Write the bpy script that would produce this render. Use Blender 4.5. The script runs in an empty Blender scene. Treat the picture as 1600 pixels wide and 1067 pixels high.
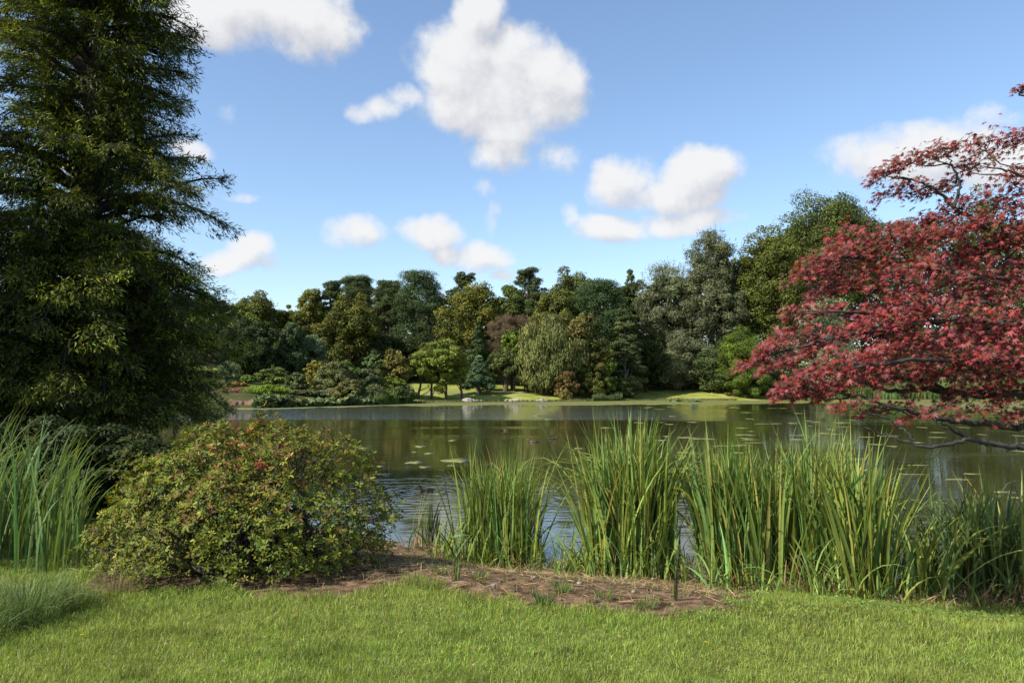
import bpy, bmesh, math, random
import numpy as np
from mathutils import Vector

random.seed(7)
RG = np.random.default_rng(7)
R = math.radians
scene = bpy.context.scene
COL = scene.collection

# ------------------------------------------------------------------ camera
CAMZ = 2.1            # above the water; the lawn is 0.45 above it
PITCH = R(3.38)
cam_d = bpy.data.cameras.new("camera")
cam = bpy.data.objects.new("camera", cam_d)
COL.objects.link(cam)
cam_d.sensor_width = 36.0
cam_d.lens = 28.0
cam_d.clip_start = 0.1
cam_d.clip_end = 5000
cam.location = (0, 0, CAMZ)
cam.rotation_euler = (R(90) + PITCH, 0, 0)
scene.camera = cam
FPX = 28.0 / 36.0 * 1600


def ray(px, py):
    x = (px - 800) / FPX
    u = (533.5 - py) / FPX
    return np.array([x, math.cos(PITCH) - u * math.sin(PITCH), math.sin(PITCH) + u * math.cos(PITCH)])


def at(px, py, Y):
    """point at ground distance Y along the view axis seen at photo pixel px, py"""
    d = ray(px, py)
    return np.array([0, 0, CAMZ]) + d * (Y / d[1])


def at_z(px, py, z):
    d = ray(px, py)
    return np.array([0, 0, CAMZ]) + d * ((z - CAMZ) / d[2])


# ------------------------------------------------------------------ light, sky
SUN_EL = R(41)
sv = np.array([-0.86, -0.50])
sv = sv / np.linalg.norm(sv)
sun_dir = Vector((sv[0] * math.cos(SUN_EL), sv[1] * math.cos(SUN_EL), math.sin(SUN_EL)))
sd = bpy.data.lights.new("sun", 'SUN')
sd.energy = 5.0
sd.angle = R(0.5)
sd.color = (1.0, 0.93, 0.82)
sun = bpy.data.objects.new("sun", sd)
COL.objects.link(sun)
sun.location = (-30, -10, 40)
sun.rotation_euler = sun_dir.to_track_quat('Z', 'Y').to_euler()

scene.view_settings.view_transform = 'Standard'
scene.view_settings.look = 'None'
scene.view_settings.exposure = 0.72
scene.view_settings.gamma = 1.0

world = bpy.data.worlds.new("World")
scene.world = world
world.use_nodes = True
SKY_STRENGTH = 0.15

CLOUDS = [  # photo px, py, half width, half height, weight -> becomes a direction on the sky
    (400, 12, 135, 46, .95), (485, 35, 75, 50, 1.0), (320, 30, 80, 40, .9), (530, 15, 30, 35, .7),
    (745, 35, 38, 45, 1.0), (722, 95, 70, 60, 1.1), (790, 130, 92, 64, 1.1), (845, 140, 70, 55, 1.0),
    (715, 150, 60, 45, 1.0), (785, 190, 75, 42, .95), (782, 240, 48, 34, .95), (605, 163, 36, 18, .62), (568, 168, 26, 18, .62),
    (640, 150, 36, 16, .7), (868, 242, 34, 26, .40), (895, 135, 25, 30, .8),
    (985, 285, 58, 42, .95), (1085, 275, 62, 38, 1.1), (1035, 300, 80, 30, 1.0), (1110, 300, 30, 22, .8),
    (960, 356, 60, 24, .9), (1060, 345, 80, 20, .9), (940, 260, 20, 15, .5),
    (560, 362, 42, 28, .75), (540, 378, 26, 16, .6), (668, 366, 50, 28, .85), (690, 402, 26, 18, .7), (757, 402, 48, 26, .85), (785, 432, 26, 12, .7),
    (372, 404, 50, 20, 1.0), (396, 390, 32, 22, 1.0), (300, 230, 30, 14, .65), (370, 299, 30, 9, .45),
    (1430, 240, 110, 40, 1.0), (1370, 256, 60, 26, .9), (1500, 228, 60, 26, .85), (1580, 245, 90, 26, .9), (1545, 187, 40, 12, .42),
    (887, 336, 14, 18, .42), (770, 345, 14, 20, .42), (350, 185, 14, 14, .35), (750, 305, 18, 12, .34),
]


def build_world():
    nt = world.node_tree
    nt.nodes.clear()
    N, L = nt.nodes.new, nt.links.new
    out = N('ShaderNodeOutputWorld')
    bg = N('ShaderNodeBackground')
    bg.inputs['Strength'].default_value = SKY_STRENGTH
    L(bg.outputs[0], out.inputs[0])
    sky = N('ShaderNodeTexSky')
    sky.sky_type = 'NISHITA'
    sky.sun_disc = False
    sky.sun_elevation = SUN_EL
    sky.sun_rotation = math.atan2(sun_dir.x, sun_dir.y)
    sky.altitude = 0
    sky.air_density = 1.0
    sky.dust_density = 0.6
    sky.ozone_density = 2.5
    # cloud density as a group of the (azimuth, elevation) direction
    g = bpy.data.node_groups.new("cloud_density", 'ShaderNodeTree')
    g.interface.new_socket("uv", in_out='INPUT', socket_type='NodeSocketVector')
    g.interface.new_socket("d", in_out='OUTPUT', socket_type='NodeSocketFloat')
    gn, gl = g.nodes.new, g.links.new
    gi, go = gn('NodeGroupInput'), gn('NodeGroupOutput')
    # warp
    nz = gn('ShaderNodeTexNoise'); nz.inputs['Scale'].default_value = 9; nz.inputs['Detail'].default_value = 4
    gl(gi.outputs[0], nz.inputs['Vector'])
    sub = gn('ShaderNodeVectorMath'); sub.operation = 'SUBTRACT'; sub.inputs[1].default_value = (.5, .5, .5)
    gl(nz.outputs['Color'], sub.inputs[0])
    sc = gn('ShaderNodeVectorMath'); sc.operation = 'SCALE'; sc.inputs['Scale'].default_value = 0.055
    gl(sub.outputs[0], sc.inputs[0])
    ad = gn('ShaderNodeVectorMath'); ad.operation = 'ADD'
    gl(gi.outputs[0], ad.inputs[0]); gl(sc.outputs[0], ad.inputs[1])
    fl = gn('ShaderNodeVectorMath'); fl.operation = 'MULTIPLY'; fl.inputs[1].default_value = (1, 1, 0)
    gl(ad.outputs[0], fl.inputs[0])
    acc = None
    blobs = []
    for (px, py, a, b, w) in CLOUDS:
        d = ray(px, py); d = d / np.linalg.norm(d)
        blobs.append((math.atan2(d[0], d[1]), math.asin(d[2]), a / FPX, b / FPX, w))
    rr = random.Random(3)
    for k in range(16):   # the rest of the sky, outside this view
        blobs.append((rr.choice([-1, 1]) * rr.uniform(.85, 3.0), rr.uniform(.15, .8), rr.uniform(.08, .22), rr.uniform(.04, .09), .95))
    for (u, v, a, b, w) in blobs:
        s1 = gn('ShaderNodeVectorMath'); s1.operation = 'SUBTRACT'; s1.inputs[1].default_value = (u, v, 0)
        gl(fl.outputs[0], s1.inputs[0])
        s2 = gn('ShaderNodeVectorMath'); s2.operation = 'MULTIPLY'; s2.inputs[1].default_value = (1 / a, 1 / b, 0)
        gl(s1.outputs[0], s2.inputs[0])
        s3 = gn('ShaderNodeVectorMath'); s3.operation = 'DOT_PRODUCT'
        gl(s2.outputs[0], s3.inputs[0]); gl(s2.outputs[0], s3.inputs[1])
        s4 = gn('ShaderNodeMath'); s4.operation = 'MULTIPLY_ADD'; s4.inputs[1].default_value = -0.60 * w; s4.inputs[2].default_value = w * 1.02
        gl(s3.outputs['Value'], s4.inputs[0])
        if acc is None:
            acc = s4
        else:
            m = gn('ShaderNodeMath'); m.operation = 'SMOOTH_MAX'; m.inputs[2].default_value = 0.12
            gl(acc.outputs[0], m.inputs[0]); gl(s4.outputs[0], m.inputs[1]); acc = m
    n2 = gn('ShaderNodeTexNoise'); n2.inputs['Scale'].default_value = 15; n2.inputs['Detail'].default_value = 10; n2.inputs['Roughness'].default_value = .62
    gl(gi.outputs[0], n2.inputs['Vector'])
    m1 = gn('ShaderNodeMath'); m1.operation = 'MULTIPLY_ADD'; m1.inputs[1].default_value = 1.8; m1.inputs[2].default_value = -0.93
    gl(n2.outputs[0], m1.inputs[0])
    m2 = gn('ShaderNodeMath'); m2.operation = 'ADD'
    gl(acc.outputs[0], m2.inputs[0]); gl(m1.outputs[0], m2.inputs[1])
    gl(m2.outputs[0], go.inputs[0])
    # direction -> azimuth, elevation
    tc = N('ShaderNodeTexCoord')
    sp = N('ShaderNodeSeparateXYZ'); L(tc.outputs['Generated'], sp.inputs[0])
    az = N('ShaderNodeMath'); az.operation = 'ARCTAN2'; L(sp.outputs[0], az.inputs[0]); L(sp.outputs[1], az.inputs[1])
    el = N('ShaderNodeMath'); el.operation = 'ARCSINE'; L(sp.outputs[2], el.inputs[0])
    cb = N('ShaderNodeCombineXYZ'); L(az.outputs[0], cb.inputs[0]); L(el.outputs[0], cb.inputs[1])
    g0 = N('ShaderNodeGroup'); g0.node_tree = g; L(cb.outputs[0], g0.inputs[0])
    off = N('ShaderNodeVectorMath'); off.operation = 'ADD'; off.inputs[1].default_value = (-0.012, 0.022, 0)
    L(cb.outputs[0], off.inputs[0])
    g1 = N('ShaderNodeGroup'); g1.node_tree = g; L(off.outputs[0], g1.inputs[0])
    cov = N('ShaderNodeMapRange'); cov.interpolation_type = 'SMOOTHSTEP'
    cov.inputs['From Min'].default_value = 0.0; cov.inputs['From Max'].default_value = 0.78
    L(g0.outputs[0], cov.inputs['Value'])
    dif = N('ShaderNodeMath'); dif.operation = 'SUBTRACT'; L(g0.outputs[0], dif.inputs[0]); L(g1.outputs[0], dif.inputs[1])
    lit = N('ShaderNodeMapRange'); lit.interpolation_type = 'SMOOTHSTEP'
    lit.inputs['From Min'].default_value = -0.75; lit.inputs['From Max'].default_value = 0.45
    L(dif.outputs[0], lit.inputs['Value'])
    cc = N('ShaderNodeMix'); cc.data_type = 'RGBA'
    cc.inputs['A'].default_value = (2.45, 2.5, 2.72, 1); cc.inputs['B'].default_value = (3.75, 3.74, 3.74, 1)
    L(lit.outputs[0], cc.inputs['Factor'])
    # air between here and the clouds low down on the sky
    mx = N('ShaderNodeMix'); mx.data_type = 'RGBA'
    cm = N('ShaderNodeMath'); cm.operation = 'MULTIPLY'; cm.inputs[1].default_value = .95
    L(cov.outputs[0], cm.inputs[0]); L(cm.outputs[0], mx.inputs['Factor'])
    gam = N('ShaderNodeHueSaturation'); gam.inputs['Saturation'].default_value = 1.0; gam.inputs['Value'].default_value = 1.0
    L(sky.outputs[0], gam.inputs['Color'])
    L(gam.outputs[0], mx.inputs['A']); L(cc.outputs['Result'], mx.inputs['B'])
    L(mx.outputs['Result'], bg.inputs[0])
    return gam, cc


SKYHSV, CLOUDC = build_world()
SKYHSV.inputs['Value'].default_value = 0.86


# ------------------------------------------------------------------ helpers
def link(o, parent=None):
    COL.objects.link(o)
    if parent is not None:
        o.parent = parent
    return o


def tag(o, label=None, cat=None, group=None, kind=None):
    if label: o["label"] = label
    if cat: o["category"] = cat
    if group: o["group"] = group
    if kind: o["kind"] = kind
    return o


def empty(name, loc, label, cat, group=None):
    o = bpy.data.objects.new(name, None)
    o.empty_display_size = .2
    o.location = loc
    link(o)
    return tag(o, label, cat, group)


def np_mesh(name, V, faces, tint=None, smooth=False):
    """faces: list of int arrays (n,3) or (n,4)"""
    me = bpy.data.meshes.new(name)
    V = np.ascontiguousarray(V, dtype=np.float32)
    faces = [np.ascontiguousarray(f, dtype=np.int32) for f in faces if len(f)]
    me.vertices.add(len(V))
    me.vertices.foreach_set("co", V.ravel())
    nl = sum(f.size for f in faces)
    npoly = sum(len(f) for f in faces)
    me.loops.add(nl)
    me.polygons.add(npoly)
    me.loops.foreach_set("vertex_index", np.concatenate([f.ravel() for f in faces]))
    tot = np.concatenate([np.full(len(f), f.shape[1], np.int32) for f in faces])
    start = np.concatenate([[0], np.cumsum(tot)[:-1]]).astype(np.int32)
    me.polygons.foreach_set("loop_start", start)
    me.polygons.foreach_set("loop_total", tot)
    if smooth:
        me.polygons.foreach_set("use_smooth", np.ones(npoly, bool))
    me.update(calc_edges=True)
    if tint is not None:
        a = me.attributes.new("tint", 'FLOAT_COLOR', 'POINT')
        c = np.ones((len(V), 4), np.float32)
        c[:, :3] = tint
        a.data.foreach_set("color", c.ravel())
    return me


class Geo:
    """collects vertices, faces and tints, then becomes ONE mesh object"""
    def __init__(s):
        s.V, s.F3, s.F4, s.T, s.n = [], [], [], [], 0

    def add(s, V, f3=None, f4=None, tint=(1, 1, 1)):
        V = np.asarray(V, float)
        if f3 is not None and len(f3): s.F3.append(np.asarray(f3) + s.n)
        if f4 is not None and len(f4): s.F4.append(np.asarray(f4) + s.n)
        s.V.append(V)
        t = np.asarray(tint, float)
        s.T.append(np.broadcast_to(t, (len(V), 3)))
        s.n += len(V)

    def build(s, name, mat, parent=None, origin=(0, 0, 0), smooth=False):
        V = np.concatenate(s.V) - np.asarray(origin, float)
        F = []
        if s.F3: F.append(np.concatenate(s.F3))
        if s.F4: F.append(np.concatenate(s.F4))
        me = np_mesh(name, V, F, np.concatenate(s.T), smooth)
        me.materials.append(mat)
        o = bpy.data.objects.new(name, me)
        link(o, parent)
        if parent is None:
            o.location = origin
        return o


def unit(v):
    return v / np.maximum(np.linalg.norm(v, axis=-1, keepdims=True), 1e-9)


def rdir(n):
    return unit(RG.normal(size=(n, 3)))


def frames(Z, spin=None):
    """orthonormal X, Y for normals Z (n,3)"""
    n = len(Z)
    h = rdir(n)
    X = unit(np.cross(h, Z))
    Y = np.cross(Z, X)
    return X, Y


def leaves(g, tv, f3, f4, P, X, Y, Z, s, tint):
    """stamp a leaf template tv (k,3) at every P"""
    tv = np.asarray(tv, float)
    k, n = len(tv), len(P)
    s = np.broadcast_to(np.asarray(s, float).reshape(-1, 1, 1) if np.ndim(s) else np.full((1, 1, 1), s), (n, 1, 1))
    V = P[:, None, :] + s * (X[:, None, :] * tv[None, :, 0:1] + Y[:, None, :] * tv[None, :, 1:2] + Z[:, None, :] * tv[None, :, 2:3])
    off = (np.arange(n) * k)[:, None, None]
    a3 = (np.asarray(f3)[None] + off).reshape(-1, 3) if f3 is not None and len(f3) else None
    a4 = (np.asarray(f4)[None] + off).reshape(-1, 4) if f4 is not None and len(f4) else None
    t = np.repeat(np.broadcast_to(tint, (n, 3)), k, axis=0)
    g.add(V.reshape(-1, 3), a3, a4, t)


QUAD = (np.array([(0, -.55, 0), (.42, 0, .08), (0, .55, 0), (-.42, 0, .08)]), None, [(0, 1, 2, 3)])
NEEDLE = (np.array([(0, 0, 0), (.10, .4, 0), (0, 1, -.05), (-.10, .4, 0)]), None, [(0, 1, 2, 3)])
OVAL = (np.array([(0, 0, 0), (.15, .28, .05), (.19, .66, .04), (0, 1, -.08), (-.19, .66, .04), (-.15, .28, .05), (0, .28, 0), (0, .66, -.01)]),
        [(0, 1, 6), (0, 6, 5), (7, 2, 3), (7, 3, 4)], [(6, 1, 2, 7), (5, 6, 7, 4)])


def palmate():
    ang = np.radians([-128, -84, -42, 0, 42, 84, 128])
    ln = np.array([.42, .72, .93, 1.0, .93, .72, .42])
    V = [(0, 0, 0)]
    na = np.radians([-158, -106, -63, -21, 21, 63, 106, 158])
    nr = [.16, .25, .30, .33, .33, .30, .25, .16]
    for a, r in zip(na, nr): V.append((r * math.sin(a), r * math.cos(a), -.02))
    for a, r in zip(ang, ln): V.append((r * math.sin(a), r * math.cos(a), -.24 * r * r))
    F = [(0, 1 + i, 9 + i, 2 + i) for i in range(7)]
    return np.array(V), None, [(a, d, c, b) for a, b, c, d in F]


MAPLE = palmate()


def tube(g, pts, rad, sides=6, tint=(1, 1, 1)):
    pts = np.asarray(pts, float)
    n = len(pts)
    rad = np.broadcast_to(rad, (n,)) if np.ndim(rad) else np.linspace(rad, rad * .3, n)
    T = np.gradient(pts, axis=0)
    T = unit(T)
    ref = np.array([0.13, 0.97, 0.21]) if abs(T[0] @ np.array([0, 1, 0])) < .8 else np.array([1., 0, 0.1])
    A = unit(np.cross(T, ref)); B = np.cross(T, A)
    th = np.arange(sides) * 2 * math.pi / sides
    V = pts[:, None] + rad[:, None, None] * (A[:, None] * np.cos(th)[None, :, None] + B[:, None] * np.sin(th)[None, :, None])
    i = np.arange(n - 1)[:, None] * sides; j = np.arange(sides)[None]; j2 = (j + 1) % sides
    F = np.stack([i + j, i + j2, i + sides + j2, i + sides + j], -1).reshape(-1, 4)
    g.add(V.reshape(-1, 3), None, F, tint)


def wobble(p0, p1, n, amp, sag=0.0):
    t = np.linspace(0, 1, n)[:, None]
    p = np.asarray(p0) * (1 - t) + np.asarray(p1) * t
    w = RG.normal(size=(n, 3)) * amp * np.sin(t * math.pi)
    p = p + w
    p[:, 2] += sag * np.sin(t[:, 0] * math.pi)
    return p


def blades(g, P, L, az, th0, th1, width, tint, nseg=6, fold=.18, pw=1.6, tipdark=0, twist=1.0):
    """grass, reed and iris blades: ribbons that bend over; all arrays (n,)"""
    n = len(P)
    L, az, th0, th1, width = [np.broadcast_to(np.asarray(a, float), (n,)) for a in (L, az, th0, th1, width)]
    d = np.stack([np.cos(az), np.sin(az), np.zeros(n)], -1)
    perp = np.stack([-np.sin(az), np.cos(az), np.zeros(n)], -1)
    up = np.array([0, 0, 1.0])
    pos = np.asarray(P, float).copy()
    tw = RG.uniform(-twist, twist, n)[:, None]
    cols = 3 if fold else 2
    out = []
    for k in range(nseg + 1):
        t = k / nseg
        th = (th0 + th1 * t ** pw)[:, None]
        tan = d * np.sin(th) + up * np.cos(th)
        nor = d * np.cos(th) - up * np.sin(th)
        W = perp * np.cos(tw) + nor * np.sin(tw)
        N2 = nor * np.cos(tw) - perp * np.sin(tw)
        w = (width * min(1, .55 + t * 1.4) * max(0.03, (1 - t ** 2.6)))[:, None] * .5
        out.append(pos - W * w)
        if fold: out.append(pos - N2 * w * fold * 2)
        out.append(pos + W * w)
        pos = pos + tan * (L / nseg)[:, None]
    V = np.stack(out, 1)
    kk = V.shape[1]
    F = []
    for k in range(nseg):
        for c in range(cols - 1):
            a = k * cols + c
            F.append((a, a + 1, a + cols + 1, a + cols))
    F = (np.array(F)[None] + (np.arange(n) * kk)[:, None, None]).reshape(-1, 4)
    T = np.repeat(np.broadcast_to(tint, (n, 3)), kk, axis=0)
    g.add(V.reshape(-1, 3), None, F, T)


def vary(col, n, amt=.18, hue=.12):
    """n tints about a colour: brightness and a yellow/blue shift"""
    c = np.asarray(col, float)[None] * (1 + RG.normal(0, amt, (n, 1))).clip(.45, 1.7)
    h = RG.normal(0, hue, n)
    c[:, 0] *= 1 + h
    c[:, 2] *= 1 - h
    return c.clip(0.001, .9)


# smooth value noise on arrays, for tint and density patches
_G = np.random.default_rng(11).random((64, 64))


def vnoise(x, y):
    xi, yi = np.floor(x).astype(int), np.floor(y).astype(int)
    fx, fy = x - xi, y - yi
    fx, fy = fx * fx * (3 - 2 * fx), fy * fy * (3 - 2 * fy)
    a = _G[xi % 64, yi % 64]; b = _G[(xi + 1) % 64, yi % 64]
    c = _G[xi % 64, (yi + 1) % 64]; d = _G[(xi + 1) % 64, (yi + 1) % 64]
    return (a * (1 - fx) + b * fx) * (1 - fy) + (c * (1 - fx) + d * fx) * fy


def fbm(x, y, o=3):
    s, a, t = 0, 1, 0
    for k in range(o):
        s = s + a * vnoise(x * 2 ** k + 13 * k, y * 2 ** k + 7 * k); t += a; a *= .5
    return s / t


def ss(a, b, x):
    t = np.clip((x - a) / (b - a), 0, 1)
    return t * t * (3 - 2 * t)


# ------------------------------------------------------------------ materials
def new_mat(name):
    m = bpy.data.materials.new(name)
    m.use_nodes = True
    nt = m.node_tree
    b = nt.nodes['Principled BSDF']
    return m, nt, b, nt.nodes.new, nt.links.new


def leaf_mat(name, rough=.6, trans=.25, spec=.3, nscale=3.0, namp=.35, tcol=(1.25, 1.25, .6)):
    m, nt, b, N, L = new_mat(name)
    at_ = N('ShaderNodeAttribute'); at_.attribute_name = "tint"
    tc = N('ShaderNodeTexCoord')
    nz = N('ShaderNodeTexNoise'); nz.inputs['Scale'].default_value = nscale; nz.inputs['Detail'].default_value = 3
    L(tc.outputs['Object'], nz.inputs['Vector'])
    mr = N('ShaderNodeMapRange'); mr.inputs['To Min'].default_value = 1 - namp; mr.inputs['To Max'].default_value = 1 + namp
    mr.inputs['From Min'].default_value = .3; mr.inputs['From Max'].default_value = .7
    L(nz.outputs[0], mr.inputs['Value'])
    vm = N('ShaderNodeVectorMath'); vm.operation = 'SCALE'
    L(at_.outputs['Color'], vm.inputs[0]); L(mr.outputs[0], vm.inputs['Scale'])
    L(vm.outputs[0], b.inputs['Base Color'])
    b.inputs['Roughness'].default_value = rough
    b.inputs['Specular IOR Level'].default_value = spec
    if trans > 0:
        tr = N('ShaderNodeBsdfTranslucent')
        tm = N('ShaderNodeVectorMath'); tm.operation = 'MULTIPLY'; tm.inputs[1].default_value = tcol
        L(vm.outputs[0], tm.inputs[0]); L(tm.outputs[0], tr.inputs['Color'])
        mx = N('ShaderNodeMixShader'); mx.inputs[0].default_value = trans
        L(b.outputs[0], mx.inputs[1]); L(tr.outputs[0], mx.inputs[2])
        L(mx.outputs[0], nt.nodes['Material Output'].inputs['Surface'])
    return m


M_FAR = leaf_mat("foliage_matte", .65, .18, .2, nscale=.35, namp=.22)
M_LEAF = leaf_mat("foliage_glossy", .55, .2, .14, nscale=9, namp=.15)
M_BLADE = leaf_mat("blade_green", .5, .32, .2, nscale=5, namp=.15)
M_LAWN = leaf_mat("lawn_blades", .5, .35, .3, nscale=2.0, namp=.12)
M_MAPLE = leaf_mat("maple_red_leaf", .5, .28, .28, nscale=6, namp=.12, tcol=(1.6, .55, .4))
M_NEEDLE = leaf_mat("conifer_needles", .6, .25, .25, nscale=1.2, namp=.3)


def bark_mat(name, c1, c2, scale=14, bump=.4, sy=1.0):
    m, nt, b, N, L = new_mat(name)
    tc = N('ShaderNodeTexCoord'); mp = N('ShaderNodeMapping'); mp.inputs['Scale'].default_value = (1, 1, .25 * sy)
    L(tc.outputs['Object'], mp.inputs[0])
    nz = N('ShaderNodeTexNoise'); nz.inputs['Scale'].default_value = scale; nz.inputs['Detail'].default_value = 6
    L(mp.outputs[0], nz.inputs['Vector'])
    cr = N('ShaderNodeValToRGB'); cr.color_ramp.elements[0].color = (*c1, 1); cr.color_ramp.elements[1].color = (*c2, 1)
    cr.color_ramp.elements[0].position = .35; cr.color_ramp.elements[1].position = .68
    L(nz.outputs[0], cr.inputs[0]); L(cr.outputs[0], b.inputs['Base Color'])
    b.inputs['Roughness'].default_value = .9
    bp = N('ShaderNodeBump'); bp.inputs['Strength'].default_value = bump; bp.inputs['Distance'].default_value = .03
    L(nz.outputs[0], bp.inputs['Height']); L(bp.outputs[0], b.inputs['Normal'])
    return m


M_BARK = bark_mat("bark_brown", (.035, .026, .018), (.12, .09, .06))
M_BARKRED = bark_mat("bark_fibrous_red", (.015, .010, .008), (.05, .032, .022), 20)
M_BARKGREY = bark_mat("bark_grey_lichen", (.02, .017, .014), (.11, .10, .08), 30)
M_BARKDARK = bark_mat("bark_dark", (.012, .010, .009), (.05, .045, .038), 30)
M_PINKBARK = bark_mat("bark_pine_pink", (.16, .085, .055), (.35, .2, .14), 8)
M_STONE = bark_mat("stone_weathered", (.16, .14, .12), (.42, .39, .35), 6, .5, 4)
M_WOODPALE = bark_mat("wood_bleached", (.6, .56, .48), (.75, .7, .62), 8, .2)


# ------------------------------------------------------------------ lake outline and land height
near = [at_z(px, py, 0)[:2] for px, py in [(600, 838), (650, 850), (700, 865), (760, 872), (850, 888), (960, 893), (1040, 888), (1095, 905), (1170, 918),
                                            (1250, 925), (1340, 930), (1420, 943), (1500, 946), (1600, 944)]]
far = [at_z(px, py, 0)[:2] for px, py in [(1600, 624), (1500, 623.5), (1400, 624), (1250, 624), (1180, 625.5), (1100, 625), (1040, 625), (950, 626.5), (860, 627.5),
                                           (760, 628), (690, 628.5), (640, 630), (600, 632.5), (540, 634), (470, 636), (420, 637.5), (370, 637.5), (320, 638), (200, 636)]]
LAKE = near + [np.array(p, float) for p in [(8.5, 8.6), (14, 10), (26, 16), (46, 34), (74, 62), (104, 92), (112, 130)]] + far + \
    [np.array(p, float) for p in [(-72, 84), (-66, 62), (-46, 44), (-28, 31), (-16, 24.5), (-9.5, 21), (-6.6, 18), (-5.0, 14.6), (-3.4, 12.6)]]
LAKE = np.array(LAKE)


def sdf(x, y, poly=LAKE):
    """signed distance to a polygon, positive outside"""
    x = np.asarray(x, float); y = np.asarray(y, float)
    P = np.stack([x.ravel(), y.ravel()], -1)
    best = np.full(len(P), 1e18); ins = np.zeros(len(P), bool)
    n = len(poly)
    for i in range(n):
        a, b = poly[i], poly[(i + 1) % n]
        e = b - a; w = P - a
        t = np.clip((w @ e) / max(e @ e, 1e-9), 0, 1)
        q = w - t[:, None] * e
        best = np.minimum(best, (q ** 2).sum(1))
        c = (a[1] > P[:, 1]) != (b[1] > P[:, 1])
        with np.errstate(divide='ignore', invalid='ignore'):
            xi = (b[0] - a[0]) * (P[:, 1] - a[1]) / (b[1] - a[1] + 1e-12) + a[0]
        ins ^= c & (P[:, 0] < xi)
    d = np.sqrt(best)
    return np.where(ins, -d, d).reshape(x.shape)


def height(x, y):
    x = np.asarray(x, float); y = np.asarray(y, float)
    s = sdf(x, y)
    w = ss(35, 80, y)
    nearh = .45 * ss(-.15, 2.7, s) + (vnoise(x * 1.1, y * 1.1) - .5) * .05 * ss(0, 1.5, s) + (vnoise(x * 5, y * 5) - .5) * .02
    nearh = nearh + .10 * ss(8, 40, s)
    farh = .12 * ss(0, .6, s) + .118 * np.minimum(s, 32) * ss(-2, 10, s) + ss(24, 90, s) * 8.0 + ss(80, 330, s) * 14 + (vnoise(x * .06, y * .06) - .5) * 1.2 * ss(8, 40, s)
    land = nearh * (1 - w) + farh * w
    under = np.maximum(s * .35, -1.6)
    return np.where(s > 0, land, under) - .01


def hz(x, y):
    return float(height(np.array([x]), np.array([y]))[0])


def on_ground(px, py):
    """where the view ray of a photo pixel meets the land"""
    z = .3
    for _ in range(12):
        p = at_z(px, py, z)
        z = hz(p[0], p[1])
    return np.array([p[0], p[1], z])


SOIL = np.array([on_ground(*p)[:2] for p in [(150, 925), (240, 926), (330, 918), (380, 928), (440, 928), (560, 922), (620, 908), (660, 912), (700, 925), (800, 944), (900, 950),
                                             (1000, 962), (1130, 958), (1200, 936), (1230, 920)]] +
                [at_z(*p, .0)[:2] for p in [(1180, 905), (1050, 880), (880, 880), (760, 865), (690, 845), (600, 830)]] + [np.array(p, float) for p in [(-3.0, 12.5), (-4.6, 12.2), (-5.2, 9.5)]])

# ------------------------------------------------------------------ terrain sheet


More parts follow.
